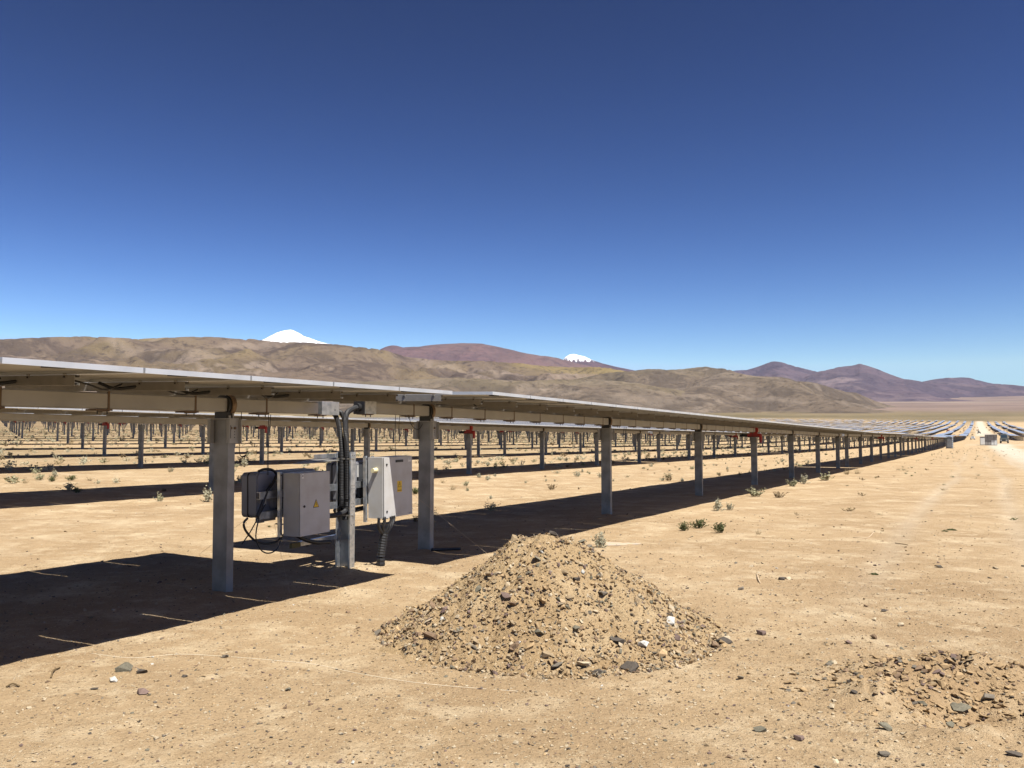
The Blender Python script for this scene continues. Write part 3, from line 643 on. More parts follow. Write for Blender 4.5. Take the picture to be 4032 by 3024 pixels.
# wiring looms under the near decks
for tr, h, xs in ((trA, hA, [17.2, 18.2, 19.2, 20.2, 21.2]), (trB, hB, [-21.3, -20.3, -18.3, -16.3, -14.3])):
    for i, x in enumerate(xs):
        b = MB(); y = -.45 - .1 * (i % 3)
        b.tube(curve_pts([(x - .35, y, h + .14), (x - .2, y - .05, h + .10 - .02 * (i % 2)), (x, y + .02, h + .07), (x + .22, y + .1, h + .13)], 6), .008, 'black', 5)
        b.tube(curve_pts([(x + .1, y + .25, h + .14), (x + .2, y + .12, h + .09), (x + .38, y - .15, h + .135)], 6), .014, 'black', 5)
        b.build('wire_loom', tr)

# ------------------------------------------------------------------ inverter stand, cabinets, inverters
def bolt_holes(b, x0, y, zs, xs, r=.006):
    for z in zs:
        for x in xs: b.cyl((x, y + .001, z), (x, y - .0015, z), r, 'black', 8)
ST, SD = 8.45, 7.0
gs = G(ST, SD)
st = thing('inverter_stand', 'galvanised channel post with cross rails between the two grey cabinets', 'stand', W(ST, SD, gs), PHI)
b = MB(); w, fl, k = .115, .095, .006
b.box(fl / 2 - k, fl / 2, -w, w, -.35, 1.43, 'galv'); b.box(-fl / 2, fl / 2 - k, -w, -w + k, -.35, 1.43, 'galv_new'); b.box(-fl / 2, fl / 2 - k, w - k, w, -.35, 1.43, 'galv_new')
b.box(-fl / 2, -fl / 2 + k, -w + k, -w + .022, -.35, 1.43, 'galv_new'); b.box(-fl / 2, -fl / 2 + k, w - .022, w - k, -.35, 1.43, 'galv_new')
bolt_holes(b, 0, -w, (.52, .745, .785, .97, 1.01, 1.34, 1.385), (-.02, .02)); b.build('post', st)
def crail(name, x0, x1, y, z, par, h=.082, dp=.05, m='galv_new', ry=-R(1.6)):
    c = MB(); c.box(x0, x1, y, y + .004, z, z + h, m); c.box(x0, x1, y + .004, y + dp, z + h - .004, z + h, m); c.box(x0, x1, y + .004, y + dp, z, z + .004, m)
    return c.build(name, par, None, (0, ry, 0))
crail('cross_rail', -1.32, .95, .118, .945, st); crail('cross_rail', -1.32, .95, .118, .72, st)
crail('cross_rail', -.42, .36, .118, 1.36, st, .05)
ca = crail('cable_arm', -.66, .30, .118, .335, st, .055)
b = MB(); b.box(-.80, -.66, .122, .165, .325, .385, 'olive_wood'); b.build('wood_end', ca)
for zz in (.63, 1.335):
    b = MB(); b.box(-fl / 2 - .002, fl / 2 + .002, -w - .003, -w - .001, zz, zz + .018, 'rail_metal'); b.box(-fl / 2 - .004, -fl / 2 - .002, -w - .003, w, zz, zz + .018, 'rail_metal'); b.cyl((.0, -w - .012, zz + .009), (.0, -w - .002, zz + .009), .014, 'rail_metal', 8); b.build('clamp_band', st)
_m = Matrix.Translation(W(ST, SD, gs)) @ Matrix.Rotation(PHI, 4, 'Z'); _q = [_m.inverted() @ RP(x, y, d) for x, y, d in ((1152, 1825, 7.02), (1195, 1825, 7.02), (1338, 1811, 7.06), (1338, 1796, 7.5), (1259, 1801, 7.5))]
b = MB(); b.add(_q + [v - Vector((0, 0, .008)) for v in _q], [(0, 1, 2, 3, 4), (9, 8, 7, 6, 5)] + [(i, i + 5, (i + 1) % 5 + 5, (i + 1) % 5) for i in range(5)], 'rail_metal'); b.build('sunshade_sheet', st)
def angle_post(par, x, z0, z1, y0, y1):
    a = MB(); a.box(x, x + .004, y0, y1, z0, z1, 'galv_new'); a.box(x + .004, x + .035, y0, y0 + .004, z0, z1, 'galv_new')
    for z in (z0 + .04, z1 - .04): a.cyl((x + .02, y0 + .001, z), (x + .02, y0 - .003, z), .008, 'black', 8)
    return a.build('mounting_angle', par)
def cabinet(label, t0, d0, z0, w_, h_, dp, kind):
    p = W(t0, d0, z0); o = thing('electrical_cabinet', label, 'cabinet', p, PHI, 'cabinets on the inverter stand', -R(1.5))
    b = MB(); b.box(0, w_, .027, dp, 0, h_, 'box_grey', .004)
    b.box(.01, w_ - .01, .020, .027, .01, h_ - .01, 'ink'); b.build('body', o)
    dd = MB(); dd.box(.001, w_ - .001, .002, .020, .002, h_ - .002, 'box_grey', .003); dr_ = dd.build('door', o)
    for hz_ in (.16, .84):
        q = MB(); q.cyl((w_ + .004, .022, h_ * hz_ - .03), (w_ + .004, .022, h_ * hz_ + .03), .006, 'rail_metal', 8); q.build('hinge', dr_)
    def lock(x, z, r=.014):
        l = MB(); l.cyl((x, -.006, z), (x, .003, z), r, 'black', 12); l.box(x - .004, x + .004, -.009, -.006, z - .009, z + .006, 'rubber'); l.build('lock', dr_)
    def triangle(x, z, s, par):
        q = MB(); hgt = s * .95
        def tri(k, y, m, oz=0.0): q.add([(x - s / 2 * k, y, z - hgt / 3 * k + oz), (x + s / 2 * k, y, z - hgt / 3 * k + oz), (x, y, z + hgt * 2 / 3 * k + oz), (x - s / 2 * k, y + .0015, z - hgt / 3 * k + oz), (x + s / 2 * k, y + .0015, z - hgt / 3 * k + oz), (x, y + .0015, z + hgt * 2 / 3 * k + oz)], [(0, 1, 2), (5, 4, 3), (0, 3, 4, 1), (1, 4, 5, 2), (2, 5, 3, 0)], m)
        tri(1, -.0005, 'ink'); tri(.78, -.0015, 'yellow')
        u_ = s * .01
        pts = [(.5, 4.2), (-1.0, .3), (.25, .5), (-.35, -2.4), (.9, 1.1), (-.2, .9), (1.2, 4.2)]
        q.add([(x + a * s * .11, -.0028, z + c * s * .085) for a, c in pts], [tuple(range(7))], 'ink')
        return q.build('warning_triangle', par)
    if kind == 0:
        lock(w_ * .13, h_ * .47); triangle(w_ * .52, h_ * .475, .10, dr_)
        q = MB(); q.box(w_ * .05, w_ * .05 + .034, -.0005, .0015, h_ * .915, h_ * .915 + .05, 'paper'); q.box(w_ * .05 + .01, w_ * .05 + .024, -.001, 0, h_ * .915 + .02, h_ * .915 + .038, 'ink'); q.build('label', dr_)
        angle_post(o, -.045, -.01, h_ + .015, dp + .004, dp + .045)
    else:
        lock(w_ * .085, h_ * .11); lock(w_ * .085, h_ * .88)
        q = MB(); q.box(w_ * .40, w_ * .66, -.004, .002, h_ * .905, h_ * .945, 'ink'); q.box(w_ * .43, w_ * .63, -.0055, -.004, h_ * .918, h_ * .932, 'dark_machine'); q.build('handle', dr_)
        q = MB(); q.box(w_ * .85, w_ * .95, -.0005, .0015, h_ * .90, h_ * .955, 'paper'); q.box(w_ * .86, w_ * .94, -.001, 0, h_ * .94, h_ * .947, 'ink'); q.build('label', dr_)
        q = MB(); q.box(w_ * .86, w_ * .96, -.0005, .0015, h_ * .028, h_ * .038, 'inv_grey'); q.build('maker_mark', dr_)
        q = MB(); sx, sz = w_ * .53, h_ * .50
        q.box(sx - .05, sx + .05, -.0005, .0015, sz - .072, sz + .072, 'yellow'); sgn = q.build('danger_sticker', dr_)
        tr_ = triangle(sx, sz + .015, .078, sgn); tr_.location.y = -.001
        cu = bpy.data.curves.new('danger_text', 'FONT'); cu.body = 'PELIGRO'; cu.size = .0235; cu.align_x = 'CENTER'; cu.extrude = .0002
        to = bpy.data.objects.new('tmp', cu); COL.objects.link(to); bpy.context.view_layer.update()
        me = bpy.data.meshes.new_from_object(to.evaluated_get(bpy.context.evaluated_depsgraph_get())); bpy.data.objects.remove(to)
        me.materials.clear(); me.materials.append(MATS['ink'])
        link('danger_text', me, sgn, (sx, -.0012, sz - .060), (R(90), 0, 0))
        q = MB(); q.cyl((-.012, dp * .5, h_ * .79), (0, dp * .5, h_ * .79), .036, 'cream', 16); q.cyl((-.075, dp * .5, h_ * .79), (-.012, dp * .5, h_ * .79), .03, 'cream', 16); q.build('breather_knob', o)
        angle_post(o, -.045, -.05, h_ + .02, dp + .004, dp + .045); angle_post(o, .10, .0, h_ + .012, dp + .004, dp + .03)
        q = MB()
        for x in (.06, .14, .22, .30, .38): q.cyl((x, .13, -.03), (x, .13, 0), .017, 'black', 10)
        q.build('cable_glands', o)
    return o
cabinet('grey cabinet with a yellow warning triangle, left of the galvanised stand', 7.37, 6.75, .524, .506, .715, .26, 0)
cabinet('pale cabinet with a cream side knob and yellow danger sticker, right of the stand', 8.926, 6.75, .602, .624, .79, .265, 1)
def inverter(label, t0, d0, z0, w_, h_, dp):
    o = thing('inverter', label, 'inverter', W(t0, d0, z0), PHI, 'inverters behind the cabinets', -R(1.5))
    def rr(x0, x1, z0_, z1, r):
        pts = []
        for cx, cz, a0 in ((x1 - r, z0_ + r, -90), (x1 - r, z1 - r, 0), (x0 + r, z1 - r, 90), (x0 + r, z0_ + r, 180)):
            for i in range(6): a = R(a0 + 18 * i); pts.append((cx + r * math.cos(a), cz + r * math.sin(a)))
        return pts
    b = MB(); b.yprism(rr(0, w_, 0, h_, .055), .05, dp, 'inv_grey'); b.yprism(rr(.012, w_ - .012, .012, h_ - .012, .05), .035, .05, 'inv_grey'); b.build('case', o)
    b = MB(); b.yprism(rr(-.004, w_ + .004, -.004, h_ + .004, .058), dp * .62, dp * .68, 'ink'); b.build('seam', o)
    f = MB(); f.box(w_ * .30, w_ * .92, .022, .036, h_ * .10, h_ * .93, 'ink')
    for i in range(40):
        x = w_ * .30 + (w_ * .62) * i / 39; f.box(x - .0025, x + .0025, -.03, .022, h_ * .10, h_ * .93, 'fin')
    f.build('heat_sink', o)
    b = MB(); b.box(w_ * .07, w_ * .14, .032, .035, h_ * .28, h_ * .58, 'paper')
    for i in range(5): b.box(w_ * .08, w_ * .13, .031, .032, h_ * (.31 + .05 * i), h_ * (.32 + .05 * i), 'rail_metal')
    b.build('rating_label', o)
    b = MB(); b.box(w_ * .20, w_ * .27, -.01, .035, h_ * .20, h_ * .78, 'inv_grey'); b.box(w_ * .27, w_ * .38, -.02, .022, h_ * .62, h_ * .92, 'box_grey'); b.build('side_cover', o)
    # mounting plate with punched windows
    p = MB(); x0, x1, z0_, z1, y0, y1 = w_ * .40, w_ * .95, h_ * .02, h_ * .56, -.062, -.058
    zs = [z0_, h_ * .16, h_ * .36, h_ * .42, h_ * .52, z1]
    p.box(x0, x1, y0, y1, zs[0], zs[1], 'inv_plate'); p.box(x0, x1, y0, y1, zs[2], zs[3], 'inv_plate'); p.box(x0, x1, y0, y1, zs[4], zs[5], 'inv_plate')
    for xa, xb in ((x0, x0 + .08), (x0 + .2, x0 + .24), (x0 + .33, x0 + .37), (x1 - .06, x1)): p.box(xa, xb, y0, y1, zs[1], zs[2], 'inv_plate')
    for xa, xb in ((x0, x0 + .05), (x0 + .12, x0 + .15), (x0 + .22, x0 + .25), (x1 - .06, x1)): p.box(xa, xb, y0, y1, zs[3], zs[4], 'inv_plate')
    p.cyl((x0 + .05, y0 - .01, h_ * .39), (x0 + .05, y0, h_ * .39), .014, 'rail_metal', 10); p.cyl((x0 + .09, y0 - .02, h_ * .09), (x0 + .09, y0, h_ * .09), .018, 'rail_metal', 10)
    p.build('mounting_plate', o)
    b = MB(); b.box(.06, .14, .06, .12, -.06, -.03, 'inv_grey'); b.box(.06, .08, .06, .12, -.03, 0, 'inv_grey'); b.box(.14, .33, .06, .12, -.05, 0, 'inv_grey', .01); b.build('foot_bracket', o)
    b = MB(); b.box(w_ * .36, w_ * .42, -.05, .03, -.02, h_ * .14, 'black'); b.box(w_ * .36, w_ * .42, -.05, .03, h_ * .4, h_ * .55, 'black'); b.tube(curve_pts([(w_ * .4, -.05, h_ * .45), (w_ * .37, -.07, h_ * .3), (w_ * .40, -.06, h_ * .1)], 6), .006, 'red_paint', 5); b.build('connector_block', o)
    return o
inverter('dark grey finned inverter behind the left cabinet, with cables looping below it', 7.22, 7.235, .72, 1.0, .52, .28)
inverter('dark grey inverter behind the right cabinet, seen beside the galvanised post', 8.68, 7.235, .80, 1.0, .52, .28)

# ------------------------------------------------------------------ conduits and cables
def L3(t, d, z): return W(t, d, z)
def conduit(name, label, cat, paths, group=None, base=None):
    p = base or Vector(paths[0][0][0]); o = thing(name, label, cat, p, 0, group)
    for ctrl, r, m, nm, n, rib in paths:
        pts = curve_pts([Vector(c) - p for c in ctrl], n); b = MB(); b.tube(pts, r, m, 8 if r > .01 else 5, rib); b.build(nm, o)
    return o
zA, zB = 1.995, 2.045
conduit('flexible_conduit', 'black corrugated conduits from both tube ends running down the stand post', 'conduit', [
    ([L3(8.36, 7.12, zA - .01), L3(8.45, 7.10, zA - .03), L3(8.47, 7.05, zA - .12), L3(8.43, 7.0, 1.72), L3(8.425, 6.965, 1.45), L3(8.425, 6.955, 1.1), L3(8.425, 6.955, .86), L3(8.40, 6.955, .74), L3(8.2, 6.93, .70), L3(7.9, 6.90, .71)], .033, 'black_rib', 'conduit', 22, True),
    ([L3(8.36, 7.16, zA - .02), L3(8.42, 7.15, zA - .08), L3(8.43, 7.10, 1.78), L3(8.42, 7.05, 1.5), L3(8.415, 7.035, 1.1), L3(8.415, 7.035, .80), L3(8.5, 7.2, .72), L3(8.75, 7.2, .70), L3(9.0, 7.16, .72)], .033, 'black_rib', 'conduit', 22, True),
    ([L3(8.86, 7.13, zB), L3(8.74, 7.12, zB - .015), L3(8.58, 7.10, zB - .08), L3(8.50, 7.06, zB - .2), L3(8.47, 7.02, 1.68), L3(8.445, 7.0, 1.4), L3(8.44, 6.995, 1.1), L3(8.44, 6.995, .8), L3(8.43, 6.99, .62)], .037, 'black_rib', 'conduit', 22, True)], None, WG(8.42, 6.99))
b0 = WG(8.885, 6.77)
tp = L3(8.93, 6.745, .43)
pth = [([b0 + Vector((0, 0, -.1)), b0 + Vector((.0, 0, .12)), L3(8.905, 6.76, .28), tp], .056, 'black_rib', 'ribbed_pipe', 9, True)]
for i, (x, y) in enumerate(((8.78, 6.73), (8.85, 6.70), (8.92, 6.74), (8.99, 6.70), (9.07, 6.73), (9.14, 6.76))):
    pth.append(([L3(8.91 + .008 * i, 6.745 + .01 * (i % 2), .40), L3(8.90 + (x - 8.95) * .75 + .03, (y + 6.745) / 2, .49), L3(x, y, .58), L3(x, y, .63)], .016 if i % 5 else .02, 'black', 'cable', 8, None))
conduit('ground_conduit', 'ribbed black pipe rising from the sand with cables fanning into the right cabinet', 'conduit', pth, None, b0)
dI = 7.22
def loop(pix, d=dI): return [RP(x, y, d) for x, y in pix]
conduit('cable_bundle', 'black cables looping below the left inverter and cabinet', 'cable', [
    (loop([(975, 2040), (960, 2060), (968, 2090), (1000, 2125), (1040, 2140), (1085, 2134), (1112, 2110), (1135, 2085)], 7.1), .013, 'black', 'cable', 8, None),
    (loop([(1020, 2040), (1009, 2090), (1010, 2130), (1030, 2168), (1060, 2178), (1092, 2160), (1110, 2115)], 7.05), .008, 'black', 'cable', 8, None),
    (loop([(1045, 1985), (1015, 2040), (985, 2095), (952, 2143)], 7.12), .007, 'black', 'cable', 8, None),
    (loop([(1085, 2062), (1105, 2065), (1122, 2062)], 7.1), .008, 'black', 'cable', 8, None),
    (loop([(1018, 1856), (1040, 1848), (1070, 1850), (1088, 1868), (1075, 1900), (1050, 1935), (1035, 1975)], 7.17), .016, 'black', 'cable', 8, None),
    (loop([(1050, 1935), (1030, 1990), (1012, 2035)], 7.13), .02, 'black', 'cable', 8, None),
    (loop([(1165, 2105), (1195, 2122), (1240, 2135), (1300, 2134)], 6.95), .025, 'black', 'cable', 8, None)])
conduit('hanging_cable', 'pair of thin black cables hanging from the front tube onto the left inverter', 'cable', [(loop([(1058, 1632), (1055, 1720), (1053, 1800), (1052, 1870)], 7.1), .004, 'black', 'cable', 4, None), (loop([(1066, 1632), (1060, 1720), (1057, 1800), (1056, 1870)], 7.1), .004, 'black', 'cable', 4, None)])
conduit('hanging_cable', 'thin black cable with a plug hanging right of the nearest post', 'cable', [(loop([(951, 1622), (948, 1690), (942, 1750), (945, 1790), (955, 1799)], 7.05), .0045, 'black', 'cable', 6, None), (loop([(953, 1799), (962, 1796), (968, 1792)], 7.05), .010, 'black', 'plug', 3, None)])
conduit('hanging_cable', 'long thin cable hanging behind the pale cabinet', 'cable', [(loop([(1558, 1632), (1556, 1700), (1557, 1795)], 7.12), .004, 'black', 'cable', 4, None), (loop([(1574, 1632), (1571, 1690), (1580, 1725)], 7.12), .004, 'black', 'cable', 4, None)])
conduit('hanging_cable', 'slack black cable looped below the tube at the second post', 'cable', [(loop([(1612, 1640), (1618, 1668), (1635, 1688), (1652, 1688), (1664, 1668)], 7.0), .005, 'black', 'cable', 6, None)])
for (x0, x1, yb) in ((2458, 2462, 1800), (2466, 2470, 1740)):
    conduit('hanging_cable', 'thin cable dangling from the tube right of the third post, %s' % ('the longer one' if yb == 1800 else 'the shorter one'), 'cable', [(loop([(x0, 1680), (x0 - 3, 1720), (x1, yb)], 7.1), .006, 'black', 'cable', 5, None)])
for lab, a, c in (('brown guide string from the left inverter down to the shaded sand', RP(1079, 2060, 7.1), pg(1141, 2336)), ('brown guide string slanting past the second post to the mound', RP(1618, 1940, 7.1), pg(1925, 2185)), ('brown guide string slanting from the left inverter towards the left edge', RP(955, 2055, 7.2), pg(782, 2184))):
    conduit('guide_string', lab, 'string', [([a, (a + c) / 2, c], .0014, 'string', 'string', 3, None)])
gp = [pg(x, y) for x, y in ((360, 2575), (520, 2592), (700, 2578), (880, 2586), (1080, 2602), (1240, 2618), (1420, 2655), (1640, 2690), (1850, 2710), (2040, 2724))]
conduit('ground_string', 'white string lying on the sand in front of the mound', 'string', [([p + Vector((0, 0, .004)) for p in gp], 0.0012, 'string_white', 'string', 8, None)])
conduit('loose_pipe', 'black pipe lying in the shade by the second post', 'pipe', [([pg(1700, 2170) + Vector((0, 0, .02)), pg(1750, 2168) + Vector((0, 0, .02)), pg(1812, 2166) + Vector((0, 0, .02))], .022, 'black', 'pipe', 4, None)])

# ------------------------------------------------------------------ rocks
def hull(seed, fl=(1, .72, .42), n=11):
    r_ = random.Random(seed); bm = bmesh.new()
    for _ in range(n):
        v = Vector((r_.gauss(0, 1), r_.gauss(0, 1), r_.gauss(0, 1))).normalized() * r_.uniform(.75, 1.1)
        v = Vector([max(-.8, min(.8, q)) for q in v]); bm.verts.new((v.x * fl[0] * .5, v.y * fl[1] * .5, v.z * fl[2] * .5))
    res = bmesh.ops.convex_hull(bm, input=bm.verts)
    bmesh.ops.delete(bm, geom=[g for g in res['geom_interior'] if isinstance(g, bmesh.types.BMVert)], context='VERTS')
    bmesh.ops.triangulate(bm, faces=bm.faces); bm.normal_update(); bm.verts.index_update()
    V = np.array([v.co[:] for v in bm.verts]); T = np.array([[v.index for v in f.verts] for f in bm.faces]); bm.free(); return V, T
ROCKS = ['rock_grey', 'rock_dark', 'rock_tan', 'rock_purple', 'rock_green', 'rock_pale', 'rock_white', 'rock_brown', 'soil_clod']
HULLS = [hull(i, random.Random(i).choice([(1, .72, .42), (1, .6, .3), (1, .8, .6), (1, .5, .35)])) for i in range(10)]
ME_ROCK = {}
def rock_mesh(m, i):
    if (m, i) not in ME_ROCK: ME_ROCK[(m, i)] = npmesh('rock', HULLS[i][0], HULLS[i][1], [m])
    return ME_ROCK[(m, i)]
def rot_np(rx, ry, rz):
    cx, sx, cy, sy, cz, sz = math.cos(rx), math.sin(rx), math.cos(ry), math.sin(ry), math.cos(rz), math.sin(rz)
    return np.array([[cz * cy, cz * sy * sx - sz * cx, cz * sy * cx + sz * sx], [sz * cy, sz * sy * sx + cz * cx, sz * sy * cx - cz * sx], [-sy, cy * sx, cy * cx]])
def scatter(name, items, mats):
    """items: (x, y, z, size, rx, ry, rz, mat index) -> one mesh"""
    V = []; T = []; M = []; n = 0
    for k, (x, y, z, s_, rx, ry, rz, mi) in enumerate(items):
        v, t = HULLS[k % len(HULLS)]; V.append(v @ rot_np(rx, ry, rz).T * s_ + np.array((x, y, z))); T.append(t + n); M += [mi] * len(t); n += len(v)
    return npmesh(name, np.vstack(V), np.vstack(T), mats, M)
MIXW = [.065, .015, .30, .05, .04, .12, .003, .12, .287]
rk = random.Random(11)
def pickm(): return rk.choices(range(9), MIXW)[0]

# rubble mound
MC = Vector((.33, 7.36)); MG = float(gz(MC.x, MC.y)) - .03
def mound_h(x, y):
    dx, dy = x - MC.x, y - MC.y; a = np.arctan2(dy, dx)
    Rr = 1.36 * (1 + .05 * np.sin(2 * a + .4) + .035 * np.sin(3 * a + 1.0)) * (1 + .04 * fbm(a * 3 + 9, a * 0, 5, 2))
    ex = dx + .06 * (1 - np.clip(np.hypot(dx, dy) / 1.5, 0, 1)); rho = np.hypot(ex, dy) / Rr
    h = .87 * np.clip(1 - rho, 0, None) ** 1.12
    rs_ = np.sqrt(rho ** 2 + .065); h = 1.10 * np.clip(1.03 - rs_, 0, None) ** 1.12
    h = h + .035 * np.exp(-((rho - .97) / .10) ** 2) * (.5 + fbm(x / .3, y / .3, 13, 2)) - .25 * np.clip(rho - 1.04, 0, 1) + np.clip(1.2 - rho, 0, .25) * (.24 * fbm(x / .3, y / .3, 77, 3) + .14 * fbm(x / .07, y / .07, 79, 3, .6))
    return h
def build_mound():
    o = thing('rubble_mound', 'conical heap of sand and broken stones in the foreground', 'rubble mound', (MC.x, MC.y, MG))
    n = 230; g = np.linspace(-1.7, 1.7, n); X, Y = np.meshgrid(g, g, indexing='ij'); H_ = mound_h(X + MC.x, Y + MC.y)
    rr = np.hypot(X, Y); gzv = gz(X + MC.x, Y + MC.y) - MG
    Z = np.where(rr > 1.64, gzv - .06, np.maximum(H_ + gzv * .5, gzv - .06))
    V = np.stack([X, Y, Z], -1).reshape(-1, 3); i = np.arange(n - 1)[:, None] * n; j = np.arange(n - 1)[None]
    Q = np.stack([i + j, i + n + j, i + n + j + 1, i + j + 1], -1).reshape(-1, 4)
    link('soil', npmesh('soil', V, Q, ['mound_soil'], None, True), o)
    def surf(x, y):
        g_ = float(gz(x + MC.x, y + MC.y)) - MG
        return max(float(mound_h(np.array(x + MC.x), np.array(y + MC.y))) + g_ * .5, g_)
    def spot(big):
        while True:
            a = rk.uniform(0, 2 * math.pi); q = math.sqrt(rk.random()) * 1.46
            if big and rk.random() > .25 + .75 * (q / 1.46) ** 1.5: continue
            return q * math.cos(a), q * math.sin(a) * 1.0
    special = [(x * .9, y * .9, s_, m_) for x, y, s_, m_ in ((1.06, -.42, .13, 6), (.72, -1.02, .12, 6), (.42, -.62, .17, 0), (.20, -.60, .11, 1), (.50, -1.05, .16, 1), (-.42, -.80, .16, 3), (-.66, -.62, .12, 4), (.20, -1.40, .17, 5), (.30, -1.46, .15, 1), (-.02, -1.42, .13, 0), (-.05, .03, .10, 0), (.30, .02, .12, 4), (.36, .04, .10, 0), (.02, -.15, .12, 1), (1.5, -.55, .16, 1), (1.55, -.42, .13, 5), (-1.05, -.95, .15, 7), (-.95, -.62, .14, 3), (.55, -1.40, .17, 1), (-.15, -1.18, .14, 4), (-.35, -1.25, .14, 7), (1.1, -.98, .12, 5), (-.62, .35, .13, 0), (-.45, .3, .1, 4), (.72, .05, .1, 1))]
    done = 0
    for x, y, s_, mi in special:
        z = surf(x, y); q = link('rock', rock_mesh(ROCKS[mi], rk.randrange(10)), o, (x, y, z + s_ * .1), (rk.uniform(-.6, .6), rk.uniform(-.6, .6), rk.uniform(0, 6.28))); q.scale = (s_, s_, s_); done += 1
    while done < 300:
        x, y = spot(True); s_ = .03 + .085 * rk.random() ** 2.2; z = surf(x, y)
        q = link('rock', rock_mesh(ROCKS[pickm()], rk.randrange(10)), o, (x, y, z + s_ * .2), (rk.uniform(-.9, .9), rk.uniform(-.9, .9), rk.uniform(0, 6.28))); q.scale = (s_, s_, s_ * rk.uniform(.7, 1.2)); done += 1
    it = []
    for _ in range(14000):
        x, y = spot(rk.random() < .4); s_ = .011 + .05 * rk.random() ** 2.4; it.append([x, y, s_ * .16, s_, rk.uniform(-1, 1), rk.uniform(-1, 1), rk.uniform(0, 6.28), pickm()])
    xs = np.array([q[0] for q in it]) + MC.x; ys = np.array([q[1] for q in it]) + MC.y; gg = gz(xs, ys) - MG; zs_ = np.maximum(mound_h(xs, ys) + gg * .5, gg)
    for q, z_ in zip(it, zs_): q[2] += float(z_)
    tag(link('small_stones', scatter('small_stones', it, ROCKS), o), None, None, None, 'stuff')
build_mound()

# stones lying about, from the photograph: pixel, width in px, material
SLIST = [(490, 2640, 60, 4, 'greenish dark boulder-like stone on the sand left of the white slab'), (443, 2684, 46, 6, 'white flat slab of stone on the sand at lower left'), (560, 2732, 44, 3, 'reddish brown cracked stone at lower left'), (372, 2716, 26, 1, 'small dark stone left of the reddish stone'), (560, 2650, 46, 1, 'flat dark shard right of the greenish stone'), (886, 2589, 36, 0, 'long grey stone on sand in front of the stand'), (727, 2666, 28, 1, 'dark lump of stone between the reddish stone and the mound'), (1133, 2718, 34, 4, 'pale grey-green flat stone left of the mound'), (1068, 2905, 20, 0, 'small blue-grey stone at lower centre left'), (292, 3010, 20, 1, 'dark pebble at the bottom edge, left'), (354, 2984, 16, 3, 'purple pebble near the bottom edge at left'), (1390, 3006, 26, 6, 'white stone at the bottom edge left of centre'), (1370, 2412, 24, 7, 'brown lump by the tip of the deck shadow'),
    (2918, 2322, 32, 0, 'grey block of stone on the flat sand right of the mound'), (3102, 2280, 34, 5, 'pale stone pair on the sand, the lighter one'), (3078, 2283, 26, 1, 'dark stone beside the pale one right of the mound'), (2706, 2318, 16, 1, 'small dark cube of stone just right of the mound'), (2997, 2498, 40, 3, 'purple-grey stone at the right foot of the mound'), (3340, 2534, 26, 3, 'upright purple shard right of the mound'), (3442, 2514, 32, 7, 'tan oblong stone above the scraped pit'), (2916, 2674, 42, 0, 'tall dark stone standing alone in front right of the mound'), (2994, 2880, 52, 4, 'broad pale grey stone at lower right'), (3276, 2788, 40, 5, 'cream stone left of the scraped pit'), (3278, 2812, 18, 5, 'little cream stone below the cream one by the pit'), (3782, 2800, 70, 4, 'long greenish slab in the scraped pit'), (3888, 2756, 48, 0, 'blocky grey stone right of the greenish slab'), (3486, 2872, 50, 4, 'grey-green slab at the near rim of the pit'), (3742, 2856, 34, 4, 'upright pale green stone below the pit'), (3480, 2976, 44, 0, 'grey pointed stone near the bottom edge at right'), (3146, 2912, 40, 3, 'thin purple shard near the bottom right'), (3294, 3004, 30, 5, 'cream stone at the bottom edge, right'), (3444, 2442, 30, 5, 'pale stone on the sand beyond the pit'), (3476, 2408, 28, 1, 'dark flat stone right beyond the pit'), (3410, 2388, 24, 7, 'brown stone beyond the pit'), (3550, 2464, 32, 5, 'pale mushroom-shaped stone beyond the pit'), (3345, 2688, 28, 1, 'black stone left of the pit'), (3140, 2655, 22, 4, 'small blue-green stone in front right of the mound'), (3985, 2975, 56, 1, 'dark stone cluster in the bottom right corner'), (3700, 2235, 34, 0, 'grey stone on the far open sand at right'), (3920, 2240, 26, 5, 'pale flat stone at the right on open sand'), (3150, 2500, 18, 1, 'small dark triangular stone right of the purple-grey one')]
for x, y, wpx, mi, lab in SLIST:
    p = pg(x, y); dist = (p - Vector((0, 0, EYE))).length; s_ = wpx / F_PX * dist * 1.25
    o = link('stone', rock_mesh(ROCKS[mi], rk.randrange(10)), None, p + Vector((0, 0, s_ * .12)), (rk.uniform(-.3, .3), rk.uniform(-.3, .3), rk.uniform(0, 6.28))); o.scale = (s_, s_, s_)
    tag(o, lab, 'stone', 'loose stones on the sand')
# gravel and chips over the sand
it = []
def add_gravel(n, fn, smin, smax, pw, weights=MIXW):
    for _ in range(n):
        x, y = fn(); s_ = smin + (smax - smin) * rk.random() ** pw
        it.append([x, y, s_ * .07, s_, rk.uniform(-.5, .5), rk.uniform(-.5, .5), rk.uniform(0, 6.28), rk.choices(range(len(weights)), weights)[0]])
def fan(r0, r1, a0=-34, a1=34, pw=1.0):
    a = R(rk.uniform(a0, a1)); r_ = r0 * (r1 / r0) ** (rk.random() ** pw); return r_ * math.sin(a), r_ * math.cos(a)
SANDW = [.09, .035, .36, .07, .05, .32, .006, .035, .03]
add_gravel(20000, lambda: fan(3.2, 12), .007, .036, 2.4, SANDW)
add_gravel(3200, lambda: fan(3.6, 20, 0, 34), .012, .055, 3.2)
add_gravel(1500, lambda: fan(4, 16, -34, 0), .012, .05, 3.2)
add_gravel(1800, lambda: fan(9, 45, -30, 36), .02, .08, 2.5, SANDW)
add_gravel(900, lambda: (lambda a, q: (MC.x + q * math.cos(a), MC.y + q * math.sin(a)))(rk.uniform(0, 6.28), 1.25 + abs(rk.gauss(0, .28))), .012, .06, 2.6)
